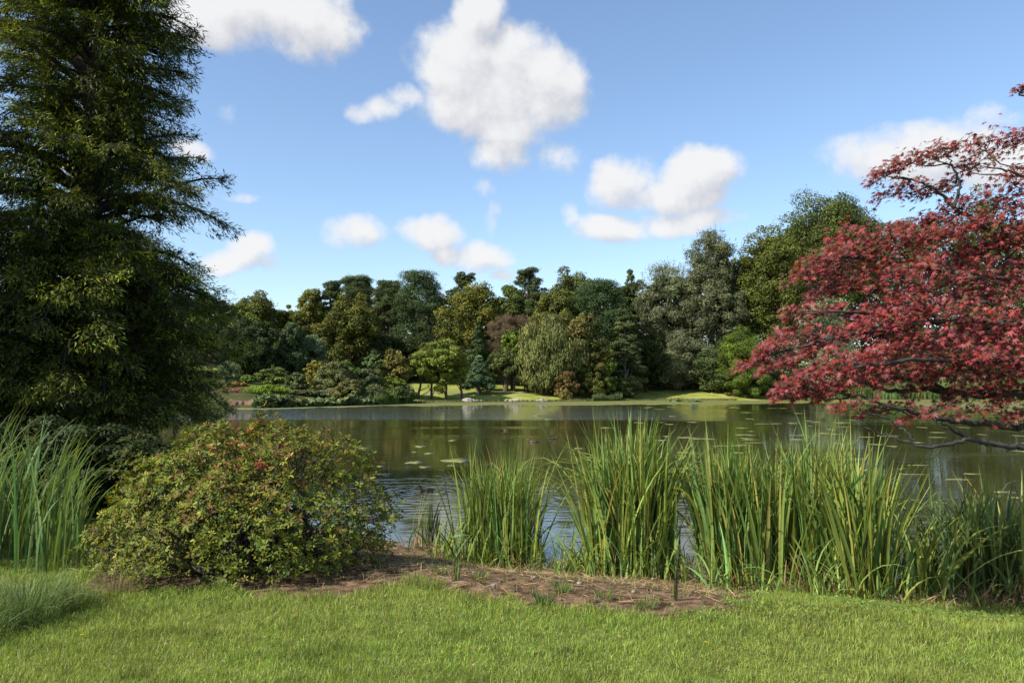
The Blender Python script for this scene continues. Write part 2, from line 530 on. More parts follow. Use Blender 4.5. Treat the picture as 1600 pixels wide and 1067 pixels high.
def build_terrain():
    th = np.concatenate([np.radians(np.arange(-42, 42, .35)), np.radians(np.arange(42, 318, 3.0))])
    r = [0.0]
    rr = .4
    while rr < 2600:
        r.append(rr)
        if rr < 3: rr += .3
        elif rr < 13: rr += .055
        elif rr < 40: rr *= 1.02
        elif rr < 90: rr *= 1.03
        elif rr < 200: rr *= 1.008
        else: rr *= 1.05
    r = np.array(r[1:])
    TT, RR = np.meshgrid(th, r)
    X, Y = RR * np.sin(TT), RR * np.cos(TT)
    Z = height(X, Y)
    nr, na = X.shape
    V = np.stack([X, Y, Z], -1).reshape(-1, 3)
    i = np.arange(nr - 1)[:, None] * na; j = np.arange(na)[None]; j2 = (j + 1) % na
    F = np.stack([i + j, i + na + j, i + na + j2, i + j2], -1).reshape(-1, 4)
    F = F[:, ::-1]
    c = len(V)
    V = np.vstack([V, [[0, 0, hz(0, 0)]]])
    F3 = np.stack([np.full(na, c), np.arange(na), (np.arange(na) + 1) % na], -1)[:, ::-1]
    x, y = V[:, 0], V[:, 1]
    s = sdf(x, y)
    so = sdf(x, y, SOIL) + (fbm(x * 3, y * 3) - .5) * .6
    soil = 1 - ss(-.06, .10, so)
    mud = 1 - ss(.05, .45, s + (fbm(x * 2, y * 2) - .5) * .5)
    dist = np.hypot(x, y)
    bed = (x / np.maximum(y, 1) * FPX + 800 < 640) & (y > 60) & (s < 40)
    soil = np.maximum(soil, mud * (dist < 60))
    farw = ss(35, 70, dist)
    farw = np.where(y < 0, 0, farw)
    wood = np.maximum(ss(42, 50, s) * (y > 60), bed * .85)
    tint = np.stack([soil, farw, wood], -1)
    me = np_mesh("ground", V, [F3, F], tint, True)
    m, nt, b, N, L = new_mat("ground_grass_and_soil")
    at_ = N('ShaderNodeAttribute'); at_.attribute_name = "tint"
    sp = N('ShaderNodeSeparateColor'); L(at_.outputs['Color'], sp.inputs[0])
    geo = N('ShaderNodeNewGeometry')

    def noise(scale, detail=5):
        n = N('ShaderNodeTexNoise'); n.inputs['Scale'].default_value = scale; n.inputs['Detail'].default_value = detail
        L(geo.outputs['Position'], n.inputs['Vector']); return n

    def ramp(n, a, b_, p0=.35, p1=.65):
        c_ = N('ShaderNodeValToRGB'); c_.color_ramp.elements[0].color = (*a, 1); c_.color_ramp.elements[1].color = (*b_, 1)
        c_.color_ramp.elements[0].position = p0; c_.color_ramp.elements[1].position = p1
        L(n.outputs[0], c_.inputs[0]); return c_

    def mix(f, a, b_):
        x_ = N('ShaderNodeMix'); x_.data_type = 'RGBA'; L(f, x_.inputs['Factor']); L(a, x_.inputs['A']); L(b_, x_.inputs['B']); return x_.outputs['Result']
    nearg = ramp(noise(6), (.07, .085, .018), (.13, .16, .035))
    farg = ramp(noise(.35, 8), (.17, .205, .035), (.27, .285, .07), .38, .62)
    soilc = ramp(noise(9, 8), (.040, .024, .014), (.22, .142, .085), .36, .68)
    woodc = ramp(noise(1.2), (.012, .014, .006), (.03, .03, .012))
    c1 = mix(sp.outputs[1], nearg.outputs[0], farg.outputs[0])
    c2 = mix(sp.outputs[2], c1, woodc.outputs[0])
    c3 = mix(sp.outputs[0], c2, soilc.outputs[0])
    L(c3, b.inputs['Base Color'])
    b.inputs['Roughness'].default_value = .95
    b.inputs['Specular IOR Level'].default_value = .1
    nb = noise(28, 6)
    bp = N('ShaderNodeBump'); bp.inputs['Strength'].default_value = .7; bp.inputs['Distance'].default_value = .035
    L(nb.outputs[0], bp.inputs['Height']); L(bp.outputs[0], b.inputs['Normal'])
    me.materials.append(m)
    o = link(bpy.data.objects.new("ground", me))
    tag(o, kind="structure")


build_terrain()

DUCKS = [(667, 764, .34, 200), (834, 688, .40, 170), (864, 683, .40, 20), (791, 670, .36, 180)]


def build_water():
    th = np.radians(np.arange(-90, 90.1, 3)); r = [2.0, 6, 12, 25, 50, 90, 150, 260]
    V = [(rr * math.sin(t), 2 + rr * math.cos(t), 0) for rr in r for t in th]
    na = len(th)
    F = [(i * na + j + 1, i * na + j, (i + 1) * na + j, (i + 1) * na + j + 1) for i in range(len(r) - 1) for j in range(na - 1)]
    me = np_mesh("lake_water", np.array(V), [np.array(F)[:, ::-1]])
    m, nt, b, N, L = new_mat("lake_water")
    b.inputs['Base Color'].default_value = (.042, .042, .013, 1)
    b.inputs['Roughness'].default_value = .03
    b.inputs['IOR'].default_value = 1.333
    b.inputs['Specular IOR Level'].default_value = .5
    geo = N('ShaderNodeNewGeometry')

    def noise(sx, sy, sc, det):
        mp = N('ShaderNodeMapping'); mp.inputs['Scale'].default_value = (sx, sy, 1); L(geo.outputs['Position'], mp.inputs[0])
        n = N('ShaderNodeTexNoise'); n.inputs['Scale'].default_value = sc; n.inputs['Detail'].default_value = det; L(mp.outputs[0], n.inputs['Vector']); return n

    def math_(op, a, b_=None, c=None):
        n = N('ShaderNodeMath'); n.operation = op
        for k, v in enumerate((a, b_, c)):
            if v is None: continue
            if isinstance(v, (int, float)): n.inputs[k].default_value = v
            else: L(v, n.inputs[k])
        return n.outputs[0]
    fine = noise(1, 2.2, 3.2, 3)
    mid = noise(1, 2.6, .8, 2)
    patch = noise(.03, .11, 1.0, 3)
    pm = N('ShaderNodeMapRange'); pm.interpolation_type = 'SMOOTHSTEP'
    pm.inputs['From Min'].default_value = .50; pm.inputs['From Max'].default_value = .62
    L(patch.outputs[0], pm.inputs['Value'])
    sp = N('ShaderNodeSeparateXYZ'); L(geo.outputs['Position'], sp.inputs[0])
    # breeze on the open middle of the lake, calm in the lee of the right-hand bank
    yy = math_('ADD', sp.outputs[1], math_('MULTIPLY', patch.outputs[0], 10))
    b1 = N('ShaderNodeMapRange'); b1.interpolation_type = 'SMOOTHSTEP'; b1.inputs['From Min'].default_value = 55; b1.inputs['From Max'].default_value = 62; L(yy, b1.inputs['Value'])
    b2 = N('ShaderNodeMapRange'); b2.interpolation_type = 'SMOOTHSTEP'; b2.inputs['From Min'].default_value = 112; b2.inputs['From Max'].default_value = 98; L(yy, b2.inputs['Value'])
    bx = N('ShaderNodeMapRange'); bx.interpolation_type = 'SMOOTHSTEP'; bx.inputs['From Min'].default_value = 24; bx.inputs['From Max'].default_value = 8; L(sp.outputs[0], bx.inputs['Value'])
    band = math_('MULTIPLY', math_('MULTIPLY', b1.outputs[0], b2.outputs[0]), bx.outputs[0])
    amp = math_('ADD', math_('MULTIPLY', band, .7), math_('MULTIPLY_ADD', pm.outputs[0], .13, .03))
    h = math_('ADD', math_('MULTIPLY', fine.outputs[0], .35), mid.outputs[0])
    h = math_('MULTIPLY', h, amp)
    # rings spreading from the nearest duck
    dp = at_z(DUCKS[0][0], DUCKS[0][1] + 4, 0)
    dv = N('ShaderNodeVectorMath'); dv.operation = 'DISTANCE'; dv.inputs[1].default_value = (dp[0], dp[1], 0); L(geo.outputs['Position'], dv.inputs[0])
    wob = math_('MULTIPLY_ADD', mid.outputs[0], 1.6, dv.outputs['Value'])
    ring = math_('SINE', math_('MULTIPLY', wob, 15.0))
    fall = N('ShaderNodeMapRange'); fall.interpolation_type = 'SMOOTHSTEP'; fall.inputs['From Min'].default_value = 4.5; fall.inputs['From Max'].default_value = .4
    L(dv.outputs['Value'], fall.inputs['Value'])
    ring = math_('MULTIPLY', math_('MULTIPLY', ring, fall.outputs[0]), .022)
    h = math_('ADD', h, ring)
    bp = N('ShaderNodeBump'); bp.inputs['Strength'].default_value = 1.0; bp.inputs['Distance'].default_value = .12
    L(h, bp.inputs['Height']); L(bp.outputs[0], b.inputs['Normal'])
    me.materials.append(m)
    o = link(bpy.data.objects.new("lake_water", me))
    tag(o, kind="structure")


build_water()

# ------------------------------------------------------------------ trees across the lake


def clump_layout(kind, rx, ry, zb, zt, n):
    """clump centres and radii for a crown whose base centre is the origin"""
    H = zt - zb
    cz = (zb + zt) / 2
    if kind in ('round', 'dome', 'wisp', 'weep', 'twig'):
        d = rdir(n)
        
        rr = RG.uniform(.25, 1, n) ** .5
        ph = RG.uniform(0, 6.28, 4)
        a = np.arctan2(d[:, 1], d[:, 0])
        lob = 1 + .13 * np.cos(2 * a + ph[0]) * (1 - d[:, 2] ** 2) + .13 * np.cos(3 * a + ph[1] + 3 * d[:, 2]) + .10 * np.cos(5 * d[:, 2] + ph[2])
        k = {'dome': .15, 'wisp': .19, 'weep': .20, 'twig': .14}.get(kind, .20)
        rad = RG.uniform(.55, 1.35, n)[:, None] * k * np.array([(rx + ry) / 2, (rx + ry) / 2, min(H / 2, (rx + ry) / 2) * (.85 if kind != 'dome' else .7)])
        sc = 1.06 - k * .8
        C = d * rr[:, None] * np.array([rx, ry, H / 2]) * sc * lob.clip(.7, 1.12)[:, None]
        wid = 1 - .25 * np.clip(C[:, 2] / (H / 2), -1, 1) * (1 if kind != 'dome' else -.2)
        C[:, :2] *= wid[:, None] / 1.02
        C[:, 2] += cz
        return C, rad
    if kind == 'pine':
        t = RG.uniform(0, 1, n) ** .8
        a = RG.uniform(0, 6.28, n)
        prof = .35 + .65 * np.sin(np.clip(t * 1.15 + .15, 0, 1.2) * 2.4)
        rr = prof * RG.uniform(.15, 1, n) ** .5
        C = np.stack([np.cos(a) * rr * rx * .95, np.sin(a) * rr * ry * .95, zb + H * (.08 + .86 * t)], -1)
        s = RG.uniform(.6, 1.3, n)[:, None]
        rad = s * np.array([rx * .30, rx * .30, rx * .15])
        return C, rad
    if kind in ('cone', 'column', 'cedar'):
        t = RG.uniform(0, 1, n) ** (1.25 if kind == 'cone' else 1)
        a = RG.uniform(0, 6.28, n)
        prof = (1 - t * .93) if kind == 'cone' else (np.sin(np.clip(.25 + t * .75, 0, 1) * math.pi) ** .5 if kind == 'column' else (1 - .55 * t))
        if kind == 'cedar': t = np.clip((np.floor(t * 8) + RG.uniform(.1, .9, n)) / 8 + .08 * np.sin(a * 2), 0, 1)
        rr = prof * RG.uniform(.3, 1, n) ** .6
        C = np.stack([np.cos(a) * rr * rx * .88, np.sin(a) * rr * ry * .88, zb + H * (.03 + .94 * t)], -1)
        s = (RG.uniform(.6, 1.2, n) * (.55 + .45 * prof))[:, None]
        fz = {'cone': .14, 'column': .3, 'cedar': .13}[kind]
        rad = s * np.array([rx * .27, rx * .27, rx * fz])
        return C, rad


def crown(g, kind, rx, ry, zb, zt, col, n_clump, leaf, cover=2.4, col2=None, amt=.16, cap=26000):
    C, rad = clump_layout(kind, rx, ry, zb, zt, n_clump)
    col = np.array(col) * np.array([1.60, 1.62, 1.05])
    col2 = None if col2 is None else np.array(col2) * np.array([1.25, 1.3, 1.0])
    area = (rad[:, 0] * rad[:, 2] * 9)
    tot = area.sum()
    per = np.maximum(12, (cover * area / (leaf * leaf * .46)))
    per = per * min(1, cap / per.sum())
    per = per.astype(int)
    idx = np.repeat(np.arange(len(C)), per)
    n = len(idx)
    d = rdir(n)
    d[:, 2] = np.where(RG.random(n) < .35, np.abs(d[:, 2]), d[:, 2])
    fr = np.where(RG.random(n) < .88, RG.uniform(.6, 1.06, n), RG.normal(1.0, .22, n))[:, None]
    P = C[idx] + d * rad[idx] * fr
    up = np.array([0, 0, 1.0])
    Z = unit(d * 1.0 + rdir(n) * .75 + up * .25)
    tone = 1 + RG.normal(0, amt * 1.3, len(C))
    tn = vary(col, n, .12, .07) * tone[idx][:, None].clip(.6, 1.5)
    if col2 is not None:   # second colour on some clumps
        w = (RG.random(len(C)) < .38).astype(float)[idx] * RG.uniform(.4, 1, n)
        tn = tn * (1 - w[:, None]) + vary(col2, n, .12, .07) * w[:, None]
    size = leaf * RG.uniform(.6, 1.25, n)
    if kind == 'weep':
        k = RG.uniform(0, 1, n)
        P[:, 2] -= k * H_(zb, zt) * .10
        Z = unit(Z * np.array([1, 1, .25]))
        Y = np.broadcast_to(np.array([0, 0, -1.0]), Z.shape) + RG.normal(0, .12, Z.shape)
        Y = unit(Y - (Y * Z).sum(1, keepdims=True) * Z)
        X = np.cross(Y, Z)
        tv = QUAD[0] * np.array([.62, 1.7, 1])
        leaves(g, tv, None, QUAD[2], P, X, Y, Z, size, tn)
    elif kind == 'twig':
        Y = unit(d + rdir(n) * .5 + up * .3)
        X = unit(np.cross(Y, rdir(n))); Z = np.cross(X, Y)
        tv = QUAD[0] * np.array([.16, 2.6, 1])
        leaves(g, tv, None, QUAD[2], P, X, Y, Z, size, tn)
    else:
        X, Y = frames(Z)
        tv = QUAD[0] * (np.array([.6, 1.2, 1]) if kind in ('wisp', 'pine', 'cedar', 'cone') else np.array([1, 1, 1]))
        leaves(g, tv, None, QUAD[2], P, X, Y, Z, size, tn)
    if kind == 'wisp':   # fine shoots standing out of the outline
        m = 160
        a = RG.uniform(0, 6.28, m); e = RG.uniform(.2, 1.5, m)
        dd = np.stack([np.cos(a) * np.cos(e), np.sin(a) * np.cos(e), np.sin(e)], -1)
        base = np.array([0, 0, (zb + zt) / 2]) + dd * np.array([rx, ry, (zt - zb) / 2]) * .88
        q = 16
        kk = np.repeat(np.arange(m), q); t = np.tile(np.linspace(0, 1, q), m)
        P2 = base[kk] + (dd[kk] * .5 + np.array([0, 0, .8])) * (t * RG.uniform(.03, .10, m)[kk] * (zt - zb))[:, None] + RG.normal(0, leaf * .45, (m * q, 3))
        Z2 = rdir(m * q); X2, Y2 = frames(Z2)
        leaves(g, QUAD[0] * np.array([.6, 1.1, 1]), None, QUAD[2], P2, X2, Y2, Z2, leaf * .8, vary(col, m * q, .15, .07))
    return C


def H_(a, b):
    return b - a


def shore_Y(px):
    Ys = np.linspace(60, 190, 900)
    s = sdf((px - 800) / FPX * Ys, Ys)
    return float(Ys[np.argmax((s > 0) & (Ys > 84))])


def far_tree(name, label, cat, px, top, w, bot, D, kind, col, col2=None, nc=70, leaf=.33, trunk=True, tr=None, group=None, depth=.9, cover=2.4,
             barkm=None, lean=0, trunks=None, base_py=None, cap=26000):
    D = max(D, shore_Y(px) + (3.0 if trunk else 1.6) + max(0, D - 116) * .5)
    pc = at(px, top, D)
    x, y = pc[0], D
    gz = hz(x, y)
    zt = pc[2] - gz
    zb = max(at(px, bot, D)[2] - gz, .05)
    if zt - zb < .5: zt = zb + .5
    rx = w / 2 * D / FPX * 1.1
    ry = rx * depth
    nc = int(nc * 1.5)
    if kind == 'pine': leaf *= .8; cap *= 1.4; nc = int(nc * 1.15)
    cap = int(cap * 1.15)
    root = empty(name, (x, y, gz), label, cat, group)
    g = Geo()
    C = crown(g, kind, rx, ry, zb, zt, col, nc, leaf, cover, col2, cap=cap)
    if lean:
        for V in g.V: V[:, 0] += lean * (V[:, 2] / max(zt, 1)) ** 1.5
        C[:, 0] += lean * (C[:, 2] / max(zt, 1)) ** 1.5
    c = g.build("crown" if trunk else "foliage", M_FAR, root)
    t = Geo()
    tr = tr or max(.12, min(.55, zt * .02))
    spots = trunks or [(0, 0)]
    for (dx, dy) in spots:
        topz = zb + (zt - zb) * (.8 if kind in ('pine', 'cone', 'cedar', 'column') else .55)
        tp = wobble((dx, dy, -.3), (dx * .8 + lean * .8, dy * .8, topz), 9, tr * .25)
        tube(t, tp, np.linspace(tr * 1.15, tr * .35, 9), 8)
        if trunk:
            m = min(len(C), 12 if len(spots) == 1 else 6)
            for k in RG.choice(len(C), m, replace=False):
                q = C[k]
                f = np.clip((q[2] - 1.0) / max(topz, .1) * RG.uniform(.5, .8), .1, .95)
                st = tp[int(f * 8)]
                tube(t, wobble(st, q, 5, tr * .6, (zt - zb) * .02), np.linspace(tr * .38, tr * .08, 5), 5)
    t.build("trunk" if trunk else "stem", barkm or M_BARK, root, smooth=True)
    return root


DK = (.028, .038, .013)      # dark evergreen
PN = (.036, .050, .023)      # blue pine
OAK = (.050, .066, .018)
OLV = (.080, .080, .020)
BEE = (.072, .074, .018)     # turning beech
GRY = (.090, .098, .075)
YEL = (.14, .15, .03)
BRT = (.085, .135, .020)
SIL = (.18, .21, .19)

TREES = [
    # name, label, category, px, top, width, bottom, D, kind, colour, extras
    ("oak_tree", "round dark green tree on the skyline just right of the big conifer", "tree", 330, 447, 66, 560, 150, 'round', OAK, {}),
    ("oak_tree", "broad olive topped tree with domed crown at left end of the skyline", "tree", 396, 457, 96, 570, 152, 'round', (.060, .070, .018), dict(nc=90)),
    ("beech_tree", "yellowing beech between the domed olive tree and the flat topped pines", "tree", 455, 470, 62, 570, 156, 'round', BEE, {}),
    ("beech_tree", "rounded beech with paler top beside the flat topped dark pines", "tree", 486, 449, 62, 560, 163, 'round', (.08, .085, .02), {}),
    ("pine_tree", "small headed dark pine left of the flat topped pine", "tree", 517, 436, 44, 545, 166, 'pine', PN, dict(nc=60)),
    ("pine_tree", "wide flat topped dark pine on the left skyline", "tree", 557, 428, 66, 535, 165, 'pine', PN, dict(nc=80)),
    ("beech_tree", "tall bronze green beech standing in front of the flat topped pine", "tree", 546, 454, 94, 566, 145, 'round', (.068, .070, .015), dict(col2=OAK, nc=110, barkm=M_PINKBARK, tr=.42)),
    ("pine_tree", "dark pine close on the left of the tallest central pine", "tree", 607, 434, 56, 560, 158, 'pine', PN, dict(nc=90)),
    ("pine_tree", "tallest central pine with ragged spiky top and long straight trunk", "tree", 655, 419, 76, 566, 155, 'pine', (.032, .050, .025), dict(nc=150, tr=.4)),
    ("pine_tree", "slender leaning pine with flattened top right of the tallest pine", "tree", 705, 424, 42, 500, 160, 'pine', PN, dict(nc=42, lean=3.0)),
    ("beech_tree", "wide olive gold beech with dark lower crown behind the domed tree", "tree", 742, 443, 106, 560, 150, 'round', (.078, .076, .016), dict(col2=OAK, nc=120)),
    ("oak_tree", "green tree filling the skyline left of the open scots pine", "tree", 797, 446, 76, 540, 160, 'round', (.05, .064, .022), {}),
    ("pine_tree", "open scots pine with sky showing between its pads", "tree", 826, 417, 52, 520, 157, 'pine', PN, dict(nc=46)),
    ("oak_tree", "high domed green tree on the skyline right of the open scots pine", "tree", 897, 414, 92, 540, 165, 'round', (.055, .066, .020), dict(nc=100)),
    ("oak_tree", "olive tree in front of the high domed green tree", "tree", 868, 455, 80, 540, 152, 'round', (.062, .068, .020), {}),
    ("pine_tree", "rounded blue green pine at the right of the central skyline", "tree", 937, 436, 86, 545, 150, 'pine', (.030, .050, .026), dict(nc=130)),
    ("oak_tree", "small dark tree top far back in the dip of the skyline", "tree", 986, 422, 44, 520, 190, 'round', (.04, .052, .02), {}),
    ("oak_tree", "dark crowned tree standing low behind the weeping birch and cedar", "tree", 975, 447, 66, 560, 165, 'round', DK, {}),
    ("yew_tree", "dark evergreen with hanging lower boughs near the left shore", "tree", 388, 490, 86, 606, 128, 'round', (.028, .040, .018), dict(nc=110)),
    ("cypress_tree", "grey green cone shaped evergreen left of the gold shrub", "tree", 455, 506, 54, 592, 132, 'column', (.038, .055, .030), dict(nc=80)),
    ("eucalyptus_tree", "small blue grey leaved tree above the gold shrub", "tree", 487, 527, 46, 572, 135, 'wisp', (.075, .10, .075), {}),
    ("evergreen_tree", "dark understorey tree beneath the bronze green beech", "tree", 588, 520, 90, 600, 148, 'round', DK, dict(nc=90)),
    ("evergreen_tree", "dark understorey tree beneath the tallest central pine", "tree", 655, 520, 110, 600, 150, 'round', DK, dict(nc=90)),
    ("oak_tree", "olive brown spreading tree left of the bright domed tree", "tree", 618, 548, 54, 604, 124, 'round', (.085, .075, .025), {}),
    ("domed_tree", "bright green domed tree with four bare trunks on the far lawn", "tree", 689, 530, 88, 610, 118, 'dome', (.092, .112, .026), dict(nc=170, cover=3.6, trunks=[(-3.6, 0), (-1.6, .8), (.9, 0), (3.4, .5)], tr=.2, cap=34000, leaf=.24)),
    ("spruce_tree", "dark spiky topped conifer behind the blue green pine", "tree", 746, 500, 44, 600, 138, 'cone', (.032, .050, .022), dict(nc=90)),
    ("young_pine", "blue green young pine with wide skirts on the far lawn", "tree", 748, 556, 52, 607, 130, 'cone', (.045, .072, .045), dict(nc=90, tr=.25)),
    ("open_crowned_tree", "spreading tree with one short forked trunk on the far lawn", "tree", 790, 545, 60, 592, 136, 'wisp', (.060, .075, .032), dict(tr=.42, nc=60)),
    ("bare_twigged_tree", "purple brown tree of bare fine twigs above the far lawn", "tree", 800, 488, 78, 560, 140, 'twig', (.085, .06, .055), dict(nc=80)),
    ("lime_tree", "fresh green small tree tucked left of the weeping birch", "tree", 803, 512, 42, 562, 136, 'round', (.075, .11, .022), {}),
    ("weeping_birch", "large weeping birch with hanging grey green curtains of leaves", "tree", 858, 486, 98, 618, 132, 'weep', (.088, .095, .042), dict(nc=130, cap=34000)),
    ("chestnut_tree", "wide tree with brown tinged top right of the weeping birch", "tree", 908, 483, 82, 604, 130, 'round', (.045, .055, .020), dict(col2=(.13, .10, .035), nc=110)),
    ("cedar_tree", "layered dark cedar with a pale trunk showing at its foot", "tree", 976, 482, 62, 598, 134, 'cedar', (.045, .058, .030), dict(nc=130, barkm=M_STONE, tr=.3)),
    ("willow_tree", "grey green willow sloping down at the left of the poplar", "tree", 1040, 412, 96, 560, 142, 'wisp', GRY, dict(nc=120, cap=45000, leaf=.34, cover=3, col2=(.045, .055, .03))),
    ("poplar_tree", "tall grey green poplar with wispy shoots along its top", "tree", 1112, 362, 100, 560, 140, 'wisp', (.080, .086, .064), dict(nc=170, cap=60000, leaf=.34, cover=3, col2=(.04, .05, .027))),
    ("willow_tree", "low grey willow with rounded crown above the giant leaved plants", "tree", 1062, 515, 104, 612, 136, 'wisp', GRY, dict(nc=110, cover=3)),
    ("chestnut_tree", "olive green tree rising beside the tall poplar", "tree", 1203, 350, 124, 560, 138, 'round', (.060, .070, .018), dict(nc=170, cap=60000, leaf=.34, cover=3)),
    ("oak_tree", "tallest green tree behind the red maple with a domed top", "tree", 1298, 278, 168, 540, 146, 'round', (.050, .064, .022), dict(nc=210, cap=80000, leaf=.36, cover=3)),
    ("oak_tree", "green tree in the dip between the olive green tree and the tallest green tree", "tree", 1247, 322, 100, 540, 150, 'round', (.052, .064, .020), dict(nc=140, cap=50000, leaf=.34, cover=3)),
    ("whitebeam_tree", "silvery white leaved tree showing between the red maple boughs", "tree", 1262, 448, 130, 612, 118, 'wisp', SIL, dict(nc=120, col2=(.10, .12, .07), cover=1.8)),
    ("oak_tree", "green tree seen through the top boughs of the red maple", "tree", 1425, 318, 120, 540, 150, 'round', (.055, .07, .022), dict(nc=130)),
    ("oak_tree", "dark green tree at the right edge behind the red maple", "tree", 1530, 290, 130, 560, 146, 'round', (.05, .066, .02), dict(nc=140)),
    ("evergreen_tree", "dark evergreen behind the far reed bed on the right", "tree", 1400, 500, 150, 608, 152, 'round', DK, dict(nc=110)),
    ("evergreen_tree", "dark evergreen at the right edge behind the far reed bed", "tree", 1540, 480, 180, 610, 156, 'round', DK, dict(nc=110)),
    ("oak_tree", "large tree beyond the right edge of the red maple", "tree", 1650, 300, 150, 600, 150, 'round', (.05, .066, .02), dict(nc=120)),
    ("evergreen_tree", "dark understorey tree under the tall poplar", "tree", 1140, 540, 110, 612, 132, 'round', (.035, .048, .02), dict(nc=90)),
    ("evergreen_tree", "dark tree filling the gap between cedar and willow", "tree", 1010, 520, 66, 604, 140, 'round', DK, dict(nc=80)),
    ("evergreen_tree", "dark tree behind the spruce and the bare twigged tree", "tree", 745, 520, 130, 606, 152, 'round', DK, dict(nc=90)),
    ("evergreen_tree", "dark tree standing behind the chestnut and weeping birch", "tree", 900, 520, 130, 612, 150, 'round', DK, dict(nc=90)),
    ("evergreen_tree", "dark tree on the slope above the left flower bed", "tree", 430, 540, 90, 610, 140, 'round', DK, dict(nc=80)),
    ("oak_tree", "green tree glimpsed low through the left conifer boughs", "tree", 250, 452, 110, 610, 120, 'round', (.04, .055, .02), dict(nc=90)),
    ("oak_tree", "green tree glimpsed at the left edge behind the conifer trunk", "tree", 110, 455, 190, 610, 112, 'round', (.04, .055, .02), dict(nc=110)),
    ("oak_tree", "green tree beyond the left edge behind the conifer", "tree", -60, 440, 170, 610, 108, 'round', (.04, .055, .02), dict(nc=100)),
]
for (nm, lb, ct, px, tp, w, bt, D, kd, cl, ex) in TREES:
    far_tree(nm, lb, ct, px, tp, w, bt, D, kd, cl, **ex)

SH = [
    ("weeping_shrub", "bright yellow green weeping shrub at the left end of the shore bed", 420, 601, 62, 636, 101, 'weep', (.115, .16, .025), {}),
    ("grey_shrub", "upright grey green shrub right of the bright weeping shrub", 462, 582, 38, 630, 106, 'round', (.065, .078, .042), {}),
    ("golden_shrub", "golden yellow shrub among dark trees above the shore bed", 495, 563, 42, 610, 112, 'dome', (.15, .14, .03), {}),
    ("arching_shrub", "large olive grey shrub arching right of the golden shrub", 524, 566, 66, 624, 108, 'round', (.068, .074, .036), dict(nc=100)),
    ("green_shrub", "bright green crest of shrub behind the olive grey arching shrub", 540, 562, 50, 600, 116, 'round', (.06, .09, .02), {}),
    ("grey_shrub", "grey green feathery shrub behind the brownish willow bush", 572, 572, 52, 624, 110, 'round', (.062, .078, .045), dict(nc=80)),
    ("willow_bush", "brownish green willow bush in front of the grey feathery shrub", 545, 592, 48, 629, 103, 'round', (.080, .078, .034), {}),
    ("broadleaf_shrub", "pale broad leaved shrub above the grey feathery shrub", 583, 553, 30, 580, 122, 'dome', (.08, .11, .055), {}),
    ("green_shrub", "bright lime green shrub left of the far lawn", 612, 586, 40, 618, 112, 'dome', (.085, .115, .02), {}),
    ("grey_shrub", "rounded grey shrub at the left end of the far lawn", 628, 597, 34, 630, 108, 'round', (.070, .080, .045), {}),
    ("flowering_shrub", "orange leaved shrub above the terrace on the left shore", 370, 603, 34, 619, 108, 'dome', (.14, .08, .025), {}),
    ("green_shrub", "light green shrub between the orange shrub and the dark evergreen", 385, 586, 26, 614, 112, 'round', (.08, .12, .03), {}),
    ("grey_shrub", "pale grey shrub low beside the left conifer boughs", 358, 566, 34, 606, 112, 'wisp', (.10, .13, .09), {}),
    ("green_shrub", "spreading green shrub above the bright weeping shrub", 428, 574, 54, 606, 114, 'round', (.065, .085, .028), {}),
    ("flowering_plant", "low plant covered with pink flowers on the left shore", 369, 624, 14, 634, 100, 'dome', (.30, .08, .14), dict(nc=20, leaf=.16)),
    ("flowering_plant", "dull reddish low plant beside the pink flowers", 354, 622, 18, 634, 100, 'round', (.14, .08, .06), dict(nc=20, leaf=.18)),
    ("garden_maple", "small reddish tinted maple in front of the chestnut", 882, 578, 42, 621, 125, 'round', (.09, .055, .030), dict(col2=(.07, .075, .02))),
    ("green_shrub", "dark olive shrub right of the reddish garden maple", 926, 560, 52, 623, 125, 'round', (.045, .055, .018), dict(col2=(.12, .11, .03))),
    ("columnar_shrub", "upright bright green column shaped shrub near the cedar foot", 953, 545, 22, 612, 124, 'column', (.085, .13, .025), {}),
    ("tan_grass_plant", "tan tufted grass plant at the water edge below the chestnut", 880, 604, 26, 627, 120, 'weep', (.15, .12, .05), dict(nc=30, leaf=.2)),
    ("green_shrub", "low bronze shrub at the foot of the cedar", 985, 588, 34, 620, 126, 'round', (.10, .085, .03), {}),
    ("dark_shrub", "dark shrub spreading between bright column and cedar foot", 965, 590, 60, 623, 126, 'round', (.03, .04, .016), {}),
    ("holly_bush", "bright green broad bush beneath the olive green tree", 1158, 510, 78, 617, 124, 'round', (.060, .085, .016), dict(nc=130)),
    ("green_shrub", "green shrub hanging under the bright broad bush", 1172, 565, 70, 621, 124, 'round', (.06, .085, .022), {}),
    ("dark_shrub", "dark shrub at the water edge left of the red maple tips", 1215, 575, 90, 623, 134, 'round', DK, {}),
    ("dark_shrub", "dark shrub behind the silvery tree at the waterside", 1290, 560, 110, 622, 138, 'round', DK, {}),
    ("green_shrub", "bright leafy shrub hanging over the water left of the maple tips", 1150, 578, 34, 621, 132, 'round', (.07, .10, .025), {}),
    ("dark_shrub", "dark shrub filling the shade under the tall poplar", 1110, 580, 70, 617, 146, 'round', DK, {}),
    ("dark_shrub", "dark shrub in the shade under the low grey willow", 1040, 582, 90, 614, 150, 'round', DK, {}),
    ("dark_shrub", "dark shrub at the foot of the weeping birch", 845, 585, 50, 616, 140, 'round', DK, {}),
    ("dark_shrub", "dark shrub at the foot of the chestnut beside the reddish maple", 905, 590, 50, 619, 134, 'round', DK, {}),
    ("brown_plant", "low brown waterside plant right of the giant leaved plants", 1148, 612, 36, 622, 127, 'round', (.10, .075, .04), dict(nc=25, leaf=.2)),
]
ROW = ["first", "second", "third", "fourth", "fifth", "sixth", "seventh", "eighth", "ninth", "tenth", "eleventh"]
